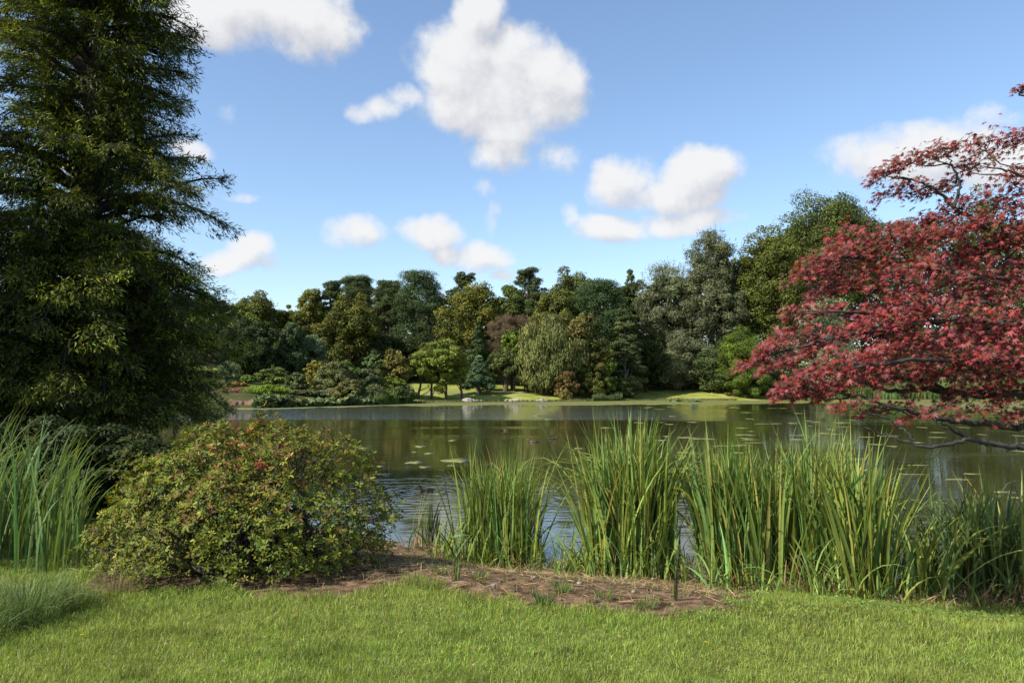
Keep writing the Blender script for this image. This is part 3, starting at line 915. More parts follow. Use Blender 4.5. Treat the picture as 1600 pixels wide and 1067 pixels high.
for i_, (px_, tp_, w_, kd_, cl_) in enumerate([(402, 611, 30, 'round', (.06, .08, .03)), (438, 613, 34, 'dome', (.075, .10, .025)), (466, 609, 32, 'round', (.06, .07, .045)), (490, 607, 34, 'round', (.055, .065, .03)),
                                               (512, 606, 36, 'round', (.07, .08, .05)), (536, 604, 40, 'round', (.06, .062, .03)), (560, 607, 34, 'round', (.05, .07, .025)), (584, 603, 34, 'wisp', (.08, .09, .06)),
                                               (604, 606, 30, 'dome', (.08, .11, .03)), (620, 603, 34, 'round', (.05, .065, .03)), (640, 606, 26, 'round', (.06, .07, .035))]):
    SH.append(("bedding_shrub", ROW[i_] + " from the left in the row of low shrubs behind the shore leaves", px_, tp_, w_, 629, 104, kd_, cl_, dict(group="low shrubs in the left shore bed")))
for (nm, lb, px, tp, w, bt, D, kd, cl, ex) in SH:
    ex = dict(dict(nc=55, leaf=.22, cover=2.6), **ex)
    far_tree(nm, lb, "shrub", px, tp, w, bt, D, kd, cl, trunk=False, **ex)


def woodland():
    n = 95000
    px = RG.uniform(-250, 1900, n)
    sky = np.interp(px, [-250, 200, 330, 460, 560, 650, 750, 850, 930, 1000, 1100, 1200, 1300, 1450, 1900], [470, 470, 478, 480, 462, 458, 470, 462, 455, 462, 430, 400, 360, 350, 350])
    sky = sky + (fbm(px * .035, px * 0 + 5, 3) - .5) * 46
    Y = RG.uniform(172, 196, n)
    f = RG.uniform(0, 1, n) ** .8
    X = (px - 800) / FPX * Y
    zt = CAMZ + (607 - sky) / FPX * Y
    zb = height(X, Y)
    lump = (fbm(X * .22, zb * 0 + f * 5, 2) - .5) * 9
    P = np.stack([X, Y + lump, zb + (zt - zb) * f], -1)
    Z = unit(rdir(n) * .8 + np.array([-.2, -.7, .5])); X_, Y_ = frames(Z)
    g = Geo()
    leaves(g, QUAD[0], None, QUAD[2], P, X_, Y_, Z, RG.uniform(.5, .95, n), vary((.055, .062, .020), n, .2, .1) * (.7 + .6 * fbm(X * .1, f * 3, 2))[:, None])
    o = g.build("distant_woodland", M_FAR); tag(o, "dark mass of woodland on the slope behind all the lakeside trees", "woodland", kind="stuff")


woodland()


# giant leaved plants at the far shore: big pale leaves on low mounds
def big_leaf_plant(px, py, w, h, D, label, col=(.10, .14, .07)):
    p = at(px, py, D); gz = hz(p[0], D)
    root = empty("giant_leaved_plant", (p[0], D, gz), label, "plant", "giant leaved plants on the far shore")
    n = 90
    rx = w / 2 * D / FPX; hh = h * D / FPX
    a = RG.uniform(0, 6.28, n); r = RG.uniform(0, 1, n) ** .5
    P = np.stack([np.cos(a) * r * rx, np.sin(a) * r * rx * .8, hh * (1 - .6 * r ** 2) * RG.uniform(.55, 1.05, n)], -1)
    Z = unit(np.stack([np.cos(a) * r * .7, np.sin(a) * r * .7, np.full(n, 1.0)], -1) + RG.normal(0, .3, (n, 3)))
    X, Y = frames(Z)
    g = Geo(); tv = np.array([(0, 0, 0)] + [(math.cos(t) * .5 * (1 + .12 * (-1) ** k), math.sin(t) * .5 * (1 + .12 * (-1) ** k), .08) for k, t in enumerate(np.linspace(0, 6.28, 12, endpoint=False))])
    f3 = [(0, 1 + i, 1 + (i + 1) % 12) for i in range(12)]
    leaves(g, tv, f3, None, P, X, Y, Z, RG.uniform(.7, 1.3, n), vary(col, n, .2))
    g.build("leaf", M_FAR, root)["kind"] = "stuff"
    t = Geo()
    for q in P[::3]: tube(t, wobble((q[0] * .3, q[1] * .3, -.05), q, 4, .05), np.linspace(.05, .03, 4), 4)
    t.build("stem", M_BARK, root)


big_leaf_plant(1058, 618, 44, 17, 127, "giant leaved plant mound, the left of two beside the far lawn")
big_leaf_plant(1086, 618, 40, 18, 126, "giant leaved plant mound, the right of two beside the far lawn")


# leafy margins and far reeds: uncountable, one object per stand
def far_margin(name, label, pxs, D0, hgt, col, n, width=.10, wide=False):
    a, b_ = pxs
    px = RG.uniform(a, b_, n)
    pts = []
    x = (px - 800) / FPX
    # distance of the shore along each ray, found from the lake outline
    Ys = np.linspace(60, 175, 700)
    gx = np.linspace(a, b_, 60)
    tab = []
    for q in gx:
        s = sdf((q - 800) / FPX * Ys, Ys)
        k = np.argmax((s > 0) & (Ys > 85))
        tab.append(Ys[k])
    Y = np.interp(px, gx, tab) + RG.uniform(-.3, D0, n)
    X = x * Y
    Zg = np.maximum(height(X, Y), 0)
    P = np.stack([X, Y, Zg], -1)
    g = Geo()
    if wide:
        P[:, 2] += RG.uniform(.1, 1, n) * hgt * (.2 + 1.6 * fbm(X * .9, X * 0 + 3, 3) ** 1.6)
        Z = unit(rdir(n) + np.array([-.2, -.3, 1.0])); X_, Y_ = frames(Z)
        leaves(g, QUAD[0] * np.array([1.3, 1.1, 1]), None, QUAD[2], P, X_, Y_, Z, RG.uniform(.25, .8, n), vary(col, n, .45, .2))
    else:
        blades(g, P, hgt * RG.uniform(.5, 1.1, n) * (.35 + 1.1 * fbm(X * .6, X * 0 + 3, 3)), RG.uniform(0, 6.28, n), RG.uniform(0, .15, n), RG.uniform(.1, .7, n), width, vary(col, n, .22, .1), nseg=3, fold=0)
    o = g.build(name, M_FAR)
    tag(o, label, "plants", kind="stuff")


far_margin("shore_leaves", "low leafy ground cover along the left far shore", (398, 602), 3.2, 1.0, (.085, .11, .038), 3400, wide=True)
far_margin("shore_reeds", "green reeds at the shore left of the far lawn", (585, 645), 2.4, 1.5, (.10, .15, .035), 2600)
far_margin("shore_reeds", "green reeds at the shore right of the far lawn", (925, 972), 1.6, 1.1, (.10, .13, .045), 900)
far_margin("reed_bed", "bright green reed bed on the far shore under the red maple", (1290, 1660), 9.0, 3.0, (.12, .18, .05), 16000, width=.13)
far_margin("shore_weeds", "short rough weeds along the edge of the far lawn", (640, 1150), .8, .35, (.12, .12, .05), 4000)

# ------------------------------------------------------------------ floating weed and lily pads


def weed_mat():
    m, nt, b, N, L = new_mat("floating_weed")
    geo = N('ShaderNodeNewGeometry'); nz = N('ShaderNodeTexNoise'); nz.inputs['Scale'].default_value = 2.2; nz.inputs['Detail'].default_value = 6
    L(geo.outputs['Position'], nz.inputs['Vector'])
    cr = N('ShaderNodeValToRGB')
    cr.color_ramp.elements[0].color = (.075, .09, .018, 1); cr.color_ramp.elements[1].color = (.18, .18, .04, 1)
    cr.color_ramp.elements[0].position = .38; cr.color_ramp.elements[1].position = .62
    L(nz.outputs[0], cr.inputs[0]); L(cr.outputs[0], b.inputs['Base Color']); b.inputs['Roughness'].default_value = .6
    return m


M_WEED = weed_mat()


def weed_patch(px, py, w, h, name="floating_weed_patch", label=None, group=None, col=None, z=.006):
    """a mat of irregular outline lying on the water; w, h in photo pixels"""
    c = at_z(px, py, z)
    rx = w / 2 / FPX * c[1]
    ry = abs(at_z(px, py - h / 2, z)[1] - at_z(px, py + h / 2, z)[1]) / 2
    ry = min(ry, rx * 1.6 + 1.0)
    n = 28
    th = np.linspace(0, 2 * math.pi, n, endpoint=False)
    r = 1 + .18 * np.sin(3 * th + RG.uniform(0, 6)) + .12 * np.sin(5 * th + RG.uniform(0, 6)) + RG.normal(0, .09, n)
    V = [(0, 0, 0)] + [(rx * q * math.cos(t), ry * q * math.sin(t), 0) for q, t in zip(r, th)]
    V += [(v[0] * .97, v[1] * .97, -.012) for v in V[1:]]
    f3 = [(0, 1 + i, 1 + (i + 1) % n) for i in range(n)]
    f4 = [(1 + i, 1 + n + i, 1 + n + (i + 1) % n, 1 + (i + 1) % n) for i in range(n)]
    me = np_mesh(name, np.array(V), [np.array(f3), np.array(f4)])
    me.materials.append(M_WEED)
    o = link(bpy.data.objects.new(name, me))
    o.location = (c[0], c[1], z)
    tag(o, label, "water plants", group)
    return o


G1 = "floating weed patches on open water"
OW = [(716, 719, 50, 6, "largest yellow weed patch floating left of the reeds on open water"),
      (650, 722, 26, 4, "yellow green weed patch floating left of the largest one"),
      (590, 741, 34, 5, "green weed patch floating close to the bush edge"),
      (602, 793, 24, 10, "green weed patch beside the right end of the bush"),
      (665, 729, 24, 2.4, "pale thin weed patch just below the yellow ones")]
for px, py, w, h, lb in OW:
    weed_patch(px, py, w, h, label=lb, group=G1)
for px, py, w, h in [(568, 700, 20, 3), (658, 697, 20, 3), (672, 708, 18, 2.5), (580, 728, 12, 2), (595, 728, 10, 2), (706, 727, 14, 2), (691, 734, 9, 2), (688, 770, 22, 3),
                     (720, 790, 30, 4), (648, 706, 8, 2), (707, 688, 12, 2)]:
    weed_patch(px, py, w, h, label="small thin weed patch floating on open water left of the reeds", group=G1)
G2 = "pale lily pads and weed on the right of the lake"
rs = np.random.default_rng(5)
for k in range(150):
    py = 636 + 150 * rs.random() ** 1.7
    px = rs.uniform(1010, 1640)
    if py > 700 and rs.random() < .4: continue
    w = rs.uniform(10, 42) * (.6 + (py - 630) / 160); h = rs.uniform(.5, 1.6) * (.6 + (py - 630) / 90)
    weed_patch(px, py, w, h, "lily_pad_raft", "thin pale raft of lily pads floating on the right of the lake", G2)
for px, py, w, h in [(860, 655, 20, 1.4), (1000, 660, 16, 1.4), (950, 668, 20, 1.5), (905, 700, 16, 2), (840, 650, 14, 1)]:
    weed_patch(px, py, w, h, label="tiny weed patch floating in the middle of the lake", group=G1)


def weed_strip():
    """the yellow-green mat that lies along the far shore"""
    top = [(340, 637.0), (420, 637), (470, 635.8), (540, 633.8), (600, 632.2), (640, 630), (690, 628.3), (760, 627.8), (860, 627.3), (950, 626.3), (1040, 624.8), (1100, 624.8),
           (1180, 625.2), (1250, 623.8), (1400, 623.8), (1600, 623.8), (1700, 624)]
    botm = [(340, 640.5), (420, 639.8), (470, 638.2), (540, 636.3), (600, 634.4), (640, 635), (690, 634.6), (760, 633.5), (860, 633.8), (950, 634), (1040, 633), (1100, 632.4),
            (1180, 631.5), (1250, 631), (1330, 631), (1400, 634), (1600, 648), (1700, 650)]
    xs = np.arange(340, 1700, 3.0)
    yt = np.interp(xs, *np.array(top).T); yb = np.interp(xs, *np.array(botm).T)
    yb = yb + (fbm(xs * .04, xs * 0, 3) - .5) * 2.2 + RG.normal(0, .12, len(xs))
    V, F = [], []
    K = 4
    for i, x in enumerate(xs):
        for k in range(K + 1):
            V.append(at_z(x, yt[i] + (yb[i] - yt[i]) * k / K, .004 if k < K else -.004))
    for i in range(len(xs) - 1):
        for k in range(K):
            a = i * (K + 1) + k
            F.append((a, a + 1, a + K + 2, a + K + 1))
    me = np_mesh("duckweed", np.array(V), [np.array(F)])
    me.materials.append(M_WEED)
    o = link(bpy.data.objects.new("duckweed", me))
    tag(o, "yellow green mat of duckweed lying along the far shore", "water plants", kind="stuff")


weed_strip()


# ------------------------------------------------------------------ ducks, bench, stones, path on the far side
def duck_body(L=.38, tone=(.10, .07, .045)):
    """a floating duck as one continuous skin: tail, body, neck, head"""
    # spine points (x forward, z up) and radii (side, up)
    sp = [(-.50, .11, .005, .005), (-.46, .10, .03, .015), (-.36, .07, .085, .05), (-.22, .045, .14, .085), (-.04, .035, .17, .11), (.12, .04, .16, .11), (.24, .07, .11, .10),
          (.31, .14, .065, .065), (.335, .20, .05, .048), (.35, .255, .058, .055), (.385, .285, .06, .056), (.43, .28, .045, .042), (.455, .27, .02, .02), (.46, .268, .004, .004)]
    sp = np.array(sp)
    P = sp[:, [0]] * np.array([[1, 0, 0]]) + sp[:, [1]] * np.array([[0, 0, 1]])
    T = unit(np.gradient(P, axis=0))
    S = 12
    th = np.arange(S) * 2 * math.pi / S
    side = np.array([0, 1.0, 0])
    V = []
    for k in range(len(P)):
        up = np.cross(T[k], side)
        up = -up if up[2] < 0 else up
        for t in th: V.append(P[k] + side * math.cos(t) * sp[k, 2] + up * math.sin(t) * sp[k, 3])
    F = [(k * S + j, k * S + (j + 1) % S, (k + 1) * S + (j + 1) % S, (k + 1) * S + j) for k in range(len(P) - 1) for j in range(S)]
    V = np.array(V)
    t = np.tile(np.array(tone), (len(V), 1))
    t[(V[:, 0] > .3) & (V[:, 2] > .2)] = np.array(tone) * .45
    t[V[:, 2] < .0] = np.array(tone) * 1.5
    g = Geo(); g.add(V * L, None, F, t)
    return g


M_DUCK = leaf_mat("duck_feathers", .6, 0, .3, nscale=60, namp=.45)
M_BILL = bark_mat("duck_bill", (.30, .16, .04), (.4, .24, .06), 5, .1)


def duck(px, py, size, head, label, tone=(.10, .065, .045)):
    c = at_z(px, py + 3, 0)
    root = empty("duck", (c[0], c[1], 0.0), label, "duck", "ducks swimming on the lake")
    root.rotation_euler.z = R(head)
    b = duck_body(size, tone).build("body", M_DUCK, root, smooth=True)
    for s in (-1, 1):
        g = Geo()
        n = 9
        t = np.linspace(0, 1, n)
        top = np.stack([.16 - .56 * t, s * (.165 - .10 * t ** 2), .11 + .03 * np.sin(t * 3) + 0 * t], -1)
        bot = np.stack([.16 - .56 * t, s * (.178 - .12 * t ** 2), .11 - .10 * np.sin(t * math.pi) ** .7 * (1 - .4 * t)], -1)
        out = (top + bot) / 2 + np.array([0, s * .02, 0])
        V = np.stack([top, out, bot], 1).reshape(-1, 3) * size
        F = [(3 * i + k, 3 * i + k + 1, 3 * i + k + 4, 3 * i + k + 3) for i in range(n - 1) for k in range(2)]
        g.add(V, None, F, np.array(tone) * .7)
        g.build("wing", M_DUCK, root, smooth=True)
    g = Geo()
    tube(g, np.array([(.44, 0, .275), (.48, 0, .262), (.53, 0, .252), (.55, 0, .25)]) * size, np.array([.024, .022, .024, .008]) * size, 8)
    g.build("bill", M_BILL, root, smooth=True)


for (px, py, sz, hd), lb in zip(DUCKS, ["brown duck nearest the bank, trailing ripples beside the thin reeds", "brown duck above the first reed clump, the nearer of two swimming together",
                                        "brown duck seen just above and right of its companion", "small brown duck alone farther out over the first reeds"]):
    duck(px, py, sz * 1.15, hd, lb)
for i, px in enumerate((681, 688, 697, 705)):
    duck(px, 634.5, .55, 180, "dark duck in the row of four below the domed tree on the far side", (.03, .028, .025))


def box(g, x0, x1, y0, y1, z0, z1, tint=(1, 1, 1)):
    V = [(x, y, z) for x in (x0, x1) for y in (y0, y1) for z in (z0, z1)]
    F = [(0, 1, 3, 2), (4, 6, 7, 5), (0, 4, 5, 1), (2, 3, 7, 6), (0, 2, 6, 4), (1, 5, 7, 3)]
    g.add(V, None, F, tint)


def bench():
    p = on_far(659, 622)
    root = empty("bench", p, "pale backless bench on the far lawn by the domed tree", "bench")
    g = Geo()
    for k in range(3): box(g, -.78, .78, -.22 + k * .155, -.22 + k * .155 + .135, .50, .56)
    g.build("seat", M_WOODPALE, root)
    for s in (-1, 1):
        g = Geo(); box(g, s * .60 - .07, s * .60 + .07, -.20, .20, -.05, .499)
        g.build("leg", M_WOODPALE, root)


def on_far(px, py):
    """ground point on the far bank for a pixel, by marching along its ray"""
    Y = np.linspace(88, 230, 1500)
    x = (px - 800) / FPX
    d = ray(px, py)
    Zr = CAMZ + d[2] * Y / d[1]
    X = d[0] * Y / d[1]
    Zg = height(X, Y)
    k = np.argmax((Zg > Zr) & (Zg > 0.05))
    return (float(X[k]), float(Y[k]), float(Zg[k]))


bench()


def rock(loc, s, label, group=None, col=None, name="shore_rock"):
    bm = bmesh.new()
    bmesh.ops.create_icosphere(bm, subdivisions=2, radius=1)
    off = RG.uniform(0, 50)
    for v in bm.verts:
        n_ = 1 + (vnoise(np.array([v.co.x * 1.7 + off]), np.array([v.co.y * 1.7 + v.co.z * 1.3]))[0] - .5) * .7
        v.co = v.co * n_
        v.co.z *= .6
    me = bpy.data.meshes.new(name); bm.to_mesh(me); bm.free()
    me.materials.append(col or M_STONE)
    o = link(bpy.data.objects.new(name, me))
    o.location = loc; o.scale = s; o.rotation_euler.z = RG.uniform(0, 6)
    tag(o, label, "rock", group)
    return o


for px, w in [(731, .8), (735, .55), (740, .5), (745, .4), (752, .35), (790, .4), (798, .45), (806, .6), (812, .4), (840, .4), (846, .6), (853, .5), (856, .4)]:
    Ys = np.linspace(90, 150, 600); s = sdf((px - 800) / FPX * Ys, Ys); k = np.argmax(s > .3)
    X_, Y_ = (px - 800) / FPX * Ys[k], Ys[k]
    rock((X_, Y_, hz(X_, Y_) + .05), (w, w * .8, w), "weathered grey stone lining the edge of the far lawn", "stones along the far lawn edge")

# terrace bank with a band of red earth on the left shore
g = Geo()
xs = np.linspace(356, 398, 16)
pts = []
for x in xs:
    Ys = np.linspace(85, 140, 500); s = sdf((x - 800) / FPX * Ys, Ys); k = np.argmax(s > 3.0)
    pts.append(((x - 800) / FPX * Ys[k], Ys[k]))
V, F = [], []
for (x, y) in pts:
    z = hz(x, y)
    V += [(x, y, z - .2), (x, y + .3, z + .45), (x, y + .8, z + .55), (x, y + 2.4, z + .2)]
for i in range(len(pts) - 1):
    for k in range(3): a = i * 4 + k; F.append((a, a + 4, a + 5, a + 1))
g.add(np.array(V) + RG.normal(0, .10, (len(V), 3)), None, F)
o = g.build("terrace_wall", bark_mat("terrace_red_brick", (.10, .055, .035), (.19, .11, .07), 3))
tag(o, "low reddish terrace wall on the left far shore", "wall")

# path crossing the far lawn
V, F = [], []
cl = [on_far(px, 614)[:2] for px in np.linspace(655, 960, 40)]
sm = np.array(cl); ker = np.ones(7) / 7
sm = np.stack([np.convolve(np.pad(sm[:, k], 3, mode='edge'), ker, 'valid') for k in (0, 1)], -1)
for (x, y) in sm:
    for d_ in (-.6, 0, .6): V.append((x, y + d_, hz(x, y + d_) + .05))
for i in range(len(sm) - 1):
    for k in range(2): a = i * 3 + k; F.append((a, a + 3, a + 4, a + 1))
me = np_mesh("path", np.array(V), [np.array(F)])
me.materials.append(bark_mat("path_gravel", (.18, .17, .13), (.27, .25, .2), 3, .1))
tag(link(bpy.data.objects.new("path", me)), kind="structure")


# ------------------------------------------------------------------ the big conifer on the left bank
def swamp_cypress():
    Y0 = 15.0
    base = at(128, 640, Y0)
    bx, by = base[0], Y0
    gz = hz(bx, by)
    root = empty("swamp_cypress", (bx, by, gz), "huge dark feathery conifer filling the left side above the bush", "tree")
    k = Y0 / FPX
    prof_y = np.array([-160, -60, 0, 40, 90, 130, 165, 205, 240, 270, 310, 345, 385, 410, 430, 470, 520, 560, 600, 640, 665])
    prof_r = np.array([60, 120, 150, 150, 172, 150, 140, 112, 150, 200, 212, 216, 190, 165, 205, 232, 246, 250, 244, 236, 205])
    hh = np.array([at(128, y, Y0)[2] - gz for y in prof_y]); rr = prof_r * k
    o_ = np.argsort(hh); hh, rr = hh[o_], rr[o_]
    top = 13.2
    hh = np.append(hh, top); rr = np.append(rr, .15)
    # trunk
    t = Geo()
    tz = np.linspace(-.3, top, 26)
    tp = np.stack([.05 * np.sin(tz), .05 * np.cos(tz * .7), tz], -1)
    tr = .36 * (1 - tz / top * .9); tr[0] = .55; tr[1] = .44
    tube(t, tp, tr, 14)
    t.build("trunk", M_BARKRED, root, smooth=True)
    b = Geo(); g = Geo()
    nb = 350
    fr = []
    for i in range(nb + 90):
        z = .9 + (top - 1.2) * ((i + RG.uniform(0, 1)) / nb) ** 1.0 if i < nb else RG.uniform(.9, 4.6)
        a = i * 2.39996 + RG.uniform(-.5, .5)
        Rm = float(np.interp(z, hh, rr)) * RG.uniform(.62, 1.04)
        # tiers: groups of boughs with gaps between
        left = max(0, -math.cos(a))
        Rm *= 1 + .25 * left
        if z < 3.6: Rm *= RG.uniform(.85, 1.05)
        drop = RG.uniform(-.25, .3) * Rm if z > 4.5 else RG.uniform(.2, .5) * Rm
        d = np.array([math.cos(a), math.sin(a), 0])
        n = 7
        tt = np.linspace(0, 1, n)
        zc = z + .25 * Rm * np.sin(tt * 2.2) - drop * tt ** 1.6
        P = d[None] * (Rm * tt)[:, None] + RG.normal(0, .035, (n, 3)) * tt[:, None]
        P[:, 2] = zc
        tube(b, P, np.linspace(.045 + .012 * Rm, .008, n), 5)
        # side twigs in a flat drooping fan
        m = int(12 + 13 * Rm)
        tq = RG.uniform(.18, 1.0, m)
        st = np.stack([np.interp(tq, tt, P[:, c]) for c in range(3)], -1)
        side = np.array([-d[1], d[0], 0])
        sg = RG.choice([-1, 1], m)
        dirs = unit(d[None] * RG.uniform(.4, 1.1, m)[:, None] + side[None] * (sg * RG.uniform(.3, 1.0, m))[:, None] + np.array([0, 0, 1.0])[None] * RG.uniform(-.5, .35, m)[:, None])
        ln = RG.uniform(.28, .62, m) * (1.1 - .35 * tq)
        for q in range(m):
            e = st[q] + dirs[q] * ln[q]; e[2] -= ln[q] * .18
            if q % 2 == 0: tube(b, np.array([st[q], (st[q] + e) / 2 + np.array([0, 0, .03]), e]), np.array([.008, .006, .003]), 3)
            c = 24
            u = RG.uniform(.1, 1.05, c)
            fp = st[q] * (1 - u[:, None]) + e * u[:, None] + RG.normal(0, .035, (c, 3))
            fr.append((fp, np.repeat(dirs[q][None], c, 0)))
    # soft drooping tufts that round out the boughs
    for i in range(460):
        z = RG.uniform(1.2, top - .8) if i < 250 else RG.uniform(1.0, 4.4); a = RG.uniform(0, 6.28)
        Rm = float(np.interp(z, hh, rr)) * RG.uniform(.45, .97) * (1 + .25 * max(0, -math.cos(a)))
        c0 = np.array([math.cos(a) * Rm, math.sin(a) * Rm, z])
        q = 190
        v = rdir(q) * RG.uniform(.3, 1, (q, 1)) ** .6 * np.array([.42, .42, .20]) * RG.uniform(.6, 1.25)
        v[:, 2] -= .25 * np.hypot(v[:, 0], v[:, 1]) * .6
        fr.append((c0 + v, unit(v + np.array([c0[0] * .2, c0[1] * .2, -.15]))))
    fp = np.concatenate([f[0] for f in fr]); fd = np.concatenate([f[1] for f in fr])
    gid = np.repeat(np.arange(len(fr)), [len(f[0]) for f in fr]); gy = (RG.random(len(fr)) < .28)[gid][:, None]; gt = RG.uniform(.7, 1.3, len(fr))[gid][:, None]
    n = len(fp)
    Yv = unit(fd + rdir(n) * .75 + np.array([0, 0, -.15]))
    Zv = unit(rdir(n) * .7 + np.array([0, 0, 1.0])); Zv = unit(Zv - (Zv * Yv).sum(1, keepdims=True) * Yv)
    Xv = np.cross(Yv, Zv)
    tn = np.where(gy, vary((.20, .23, .03), n, .22, .12), vary((.066, .086, .016), n, .22, .12)) * gt  # brighter yellow on random sprays puts sunlit foliage into the tint
    leaves(g, NEEDLE[0], None, NEEDLE[2], fp, Xv, Yv, Zv, RG.uniform(.065, .135, n), tn)
    b.build("branches", M_BARKDARK, root)
    g.build("crown", M_NEEDLE, root)
    print("cypress fronds", n)


swamp_cypress()


def shade_conifer():
    """unseen tree added left of the view to shade the lower half of the big conifer"""
    x, y = -14.4, 11.2  # added out of view for the shade it casts
    gz = hz(x, y)
    root = empty("swamp_cypress", (x, y, gz), "unseen conifer added beyond the left edge to shade the big one", "tree")
    g = Geo()
    crown(g, 'column', 2.9, 3.0, .6, 12.0, (.05, .06, .015), 260, .17, 2.2, cap=80000)
    g.build("crown", M_NEEDLE, root)
    t = Geo(); tube(t, wobble((0, 0, -.3), (0, 0, 11.4), 9, .04), np.linspace(.35, .05, 9), 10); t.build("trunk", M_BARKRED, root, smooth=True)


shade_conifer()


def shade_shrub(x, y, w, h, label):  # unseen bush added off the left edge to cast shade on the reeds
    gz = hz(x, y)
    root = empty("added_shade_bush", (x, y, gz), label, "shrub")
    g = Geo(); crown(g, 'round', w, w, .1, h, (.04, .055, .018), 70, .11, 2.0, cap=22000); g.build("foliage", M_LEAF, root)
    t = Geo()
    for k in range(6): tube(t, wobble((RG.normal(0, .08), RG.normal(0, .08), -.1), (RG.normal(0, w * .4), RG.normal(0, w * .4), h * .75), 5, .03), np.linspace(.05, .015, 5), 6)
    t.build("stem", M_BARK, root)


shade_shrub(-7.6, 7.0, 1.0, 2.7, "dark bush added beyond the left edge to shade the tall reeds")
shade_shrub(-9.0, 9.4, 1.3, 3.4, "taller dark shade bush added beyond the left edge toward the big conifer")


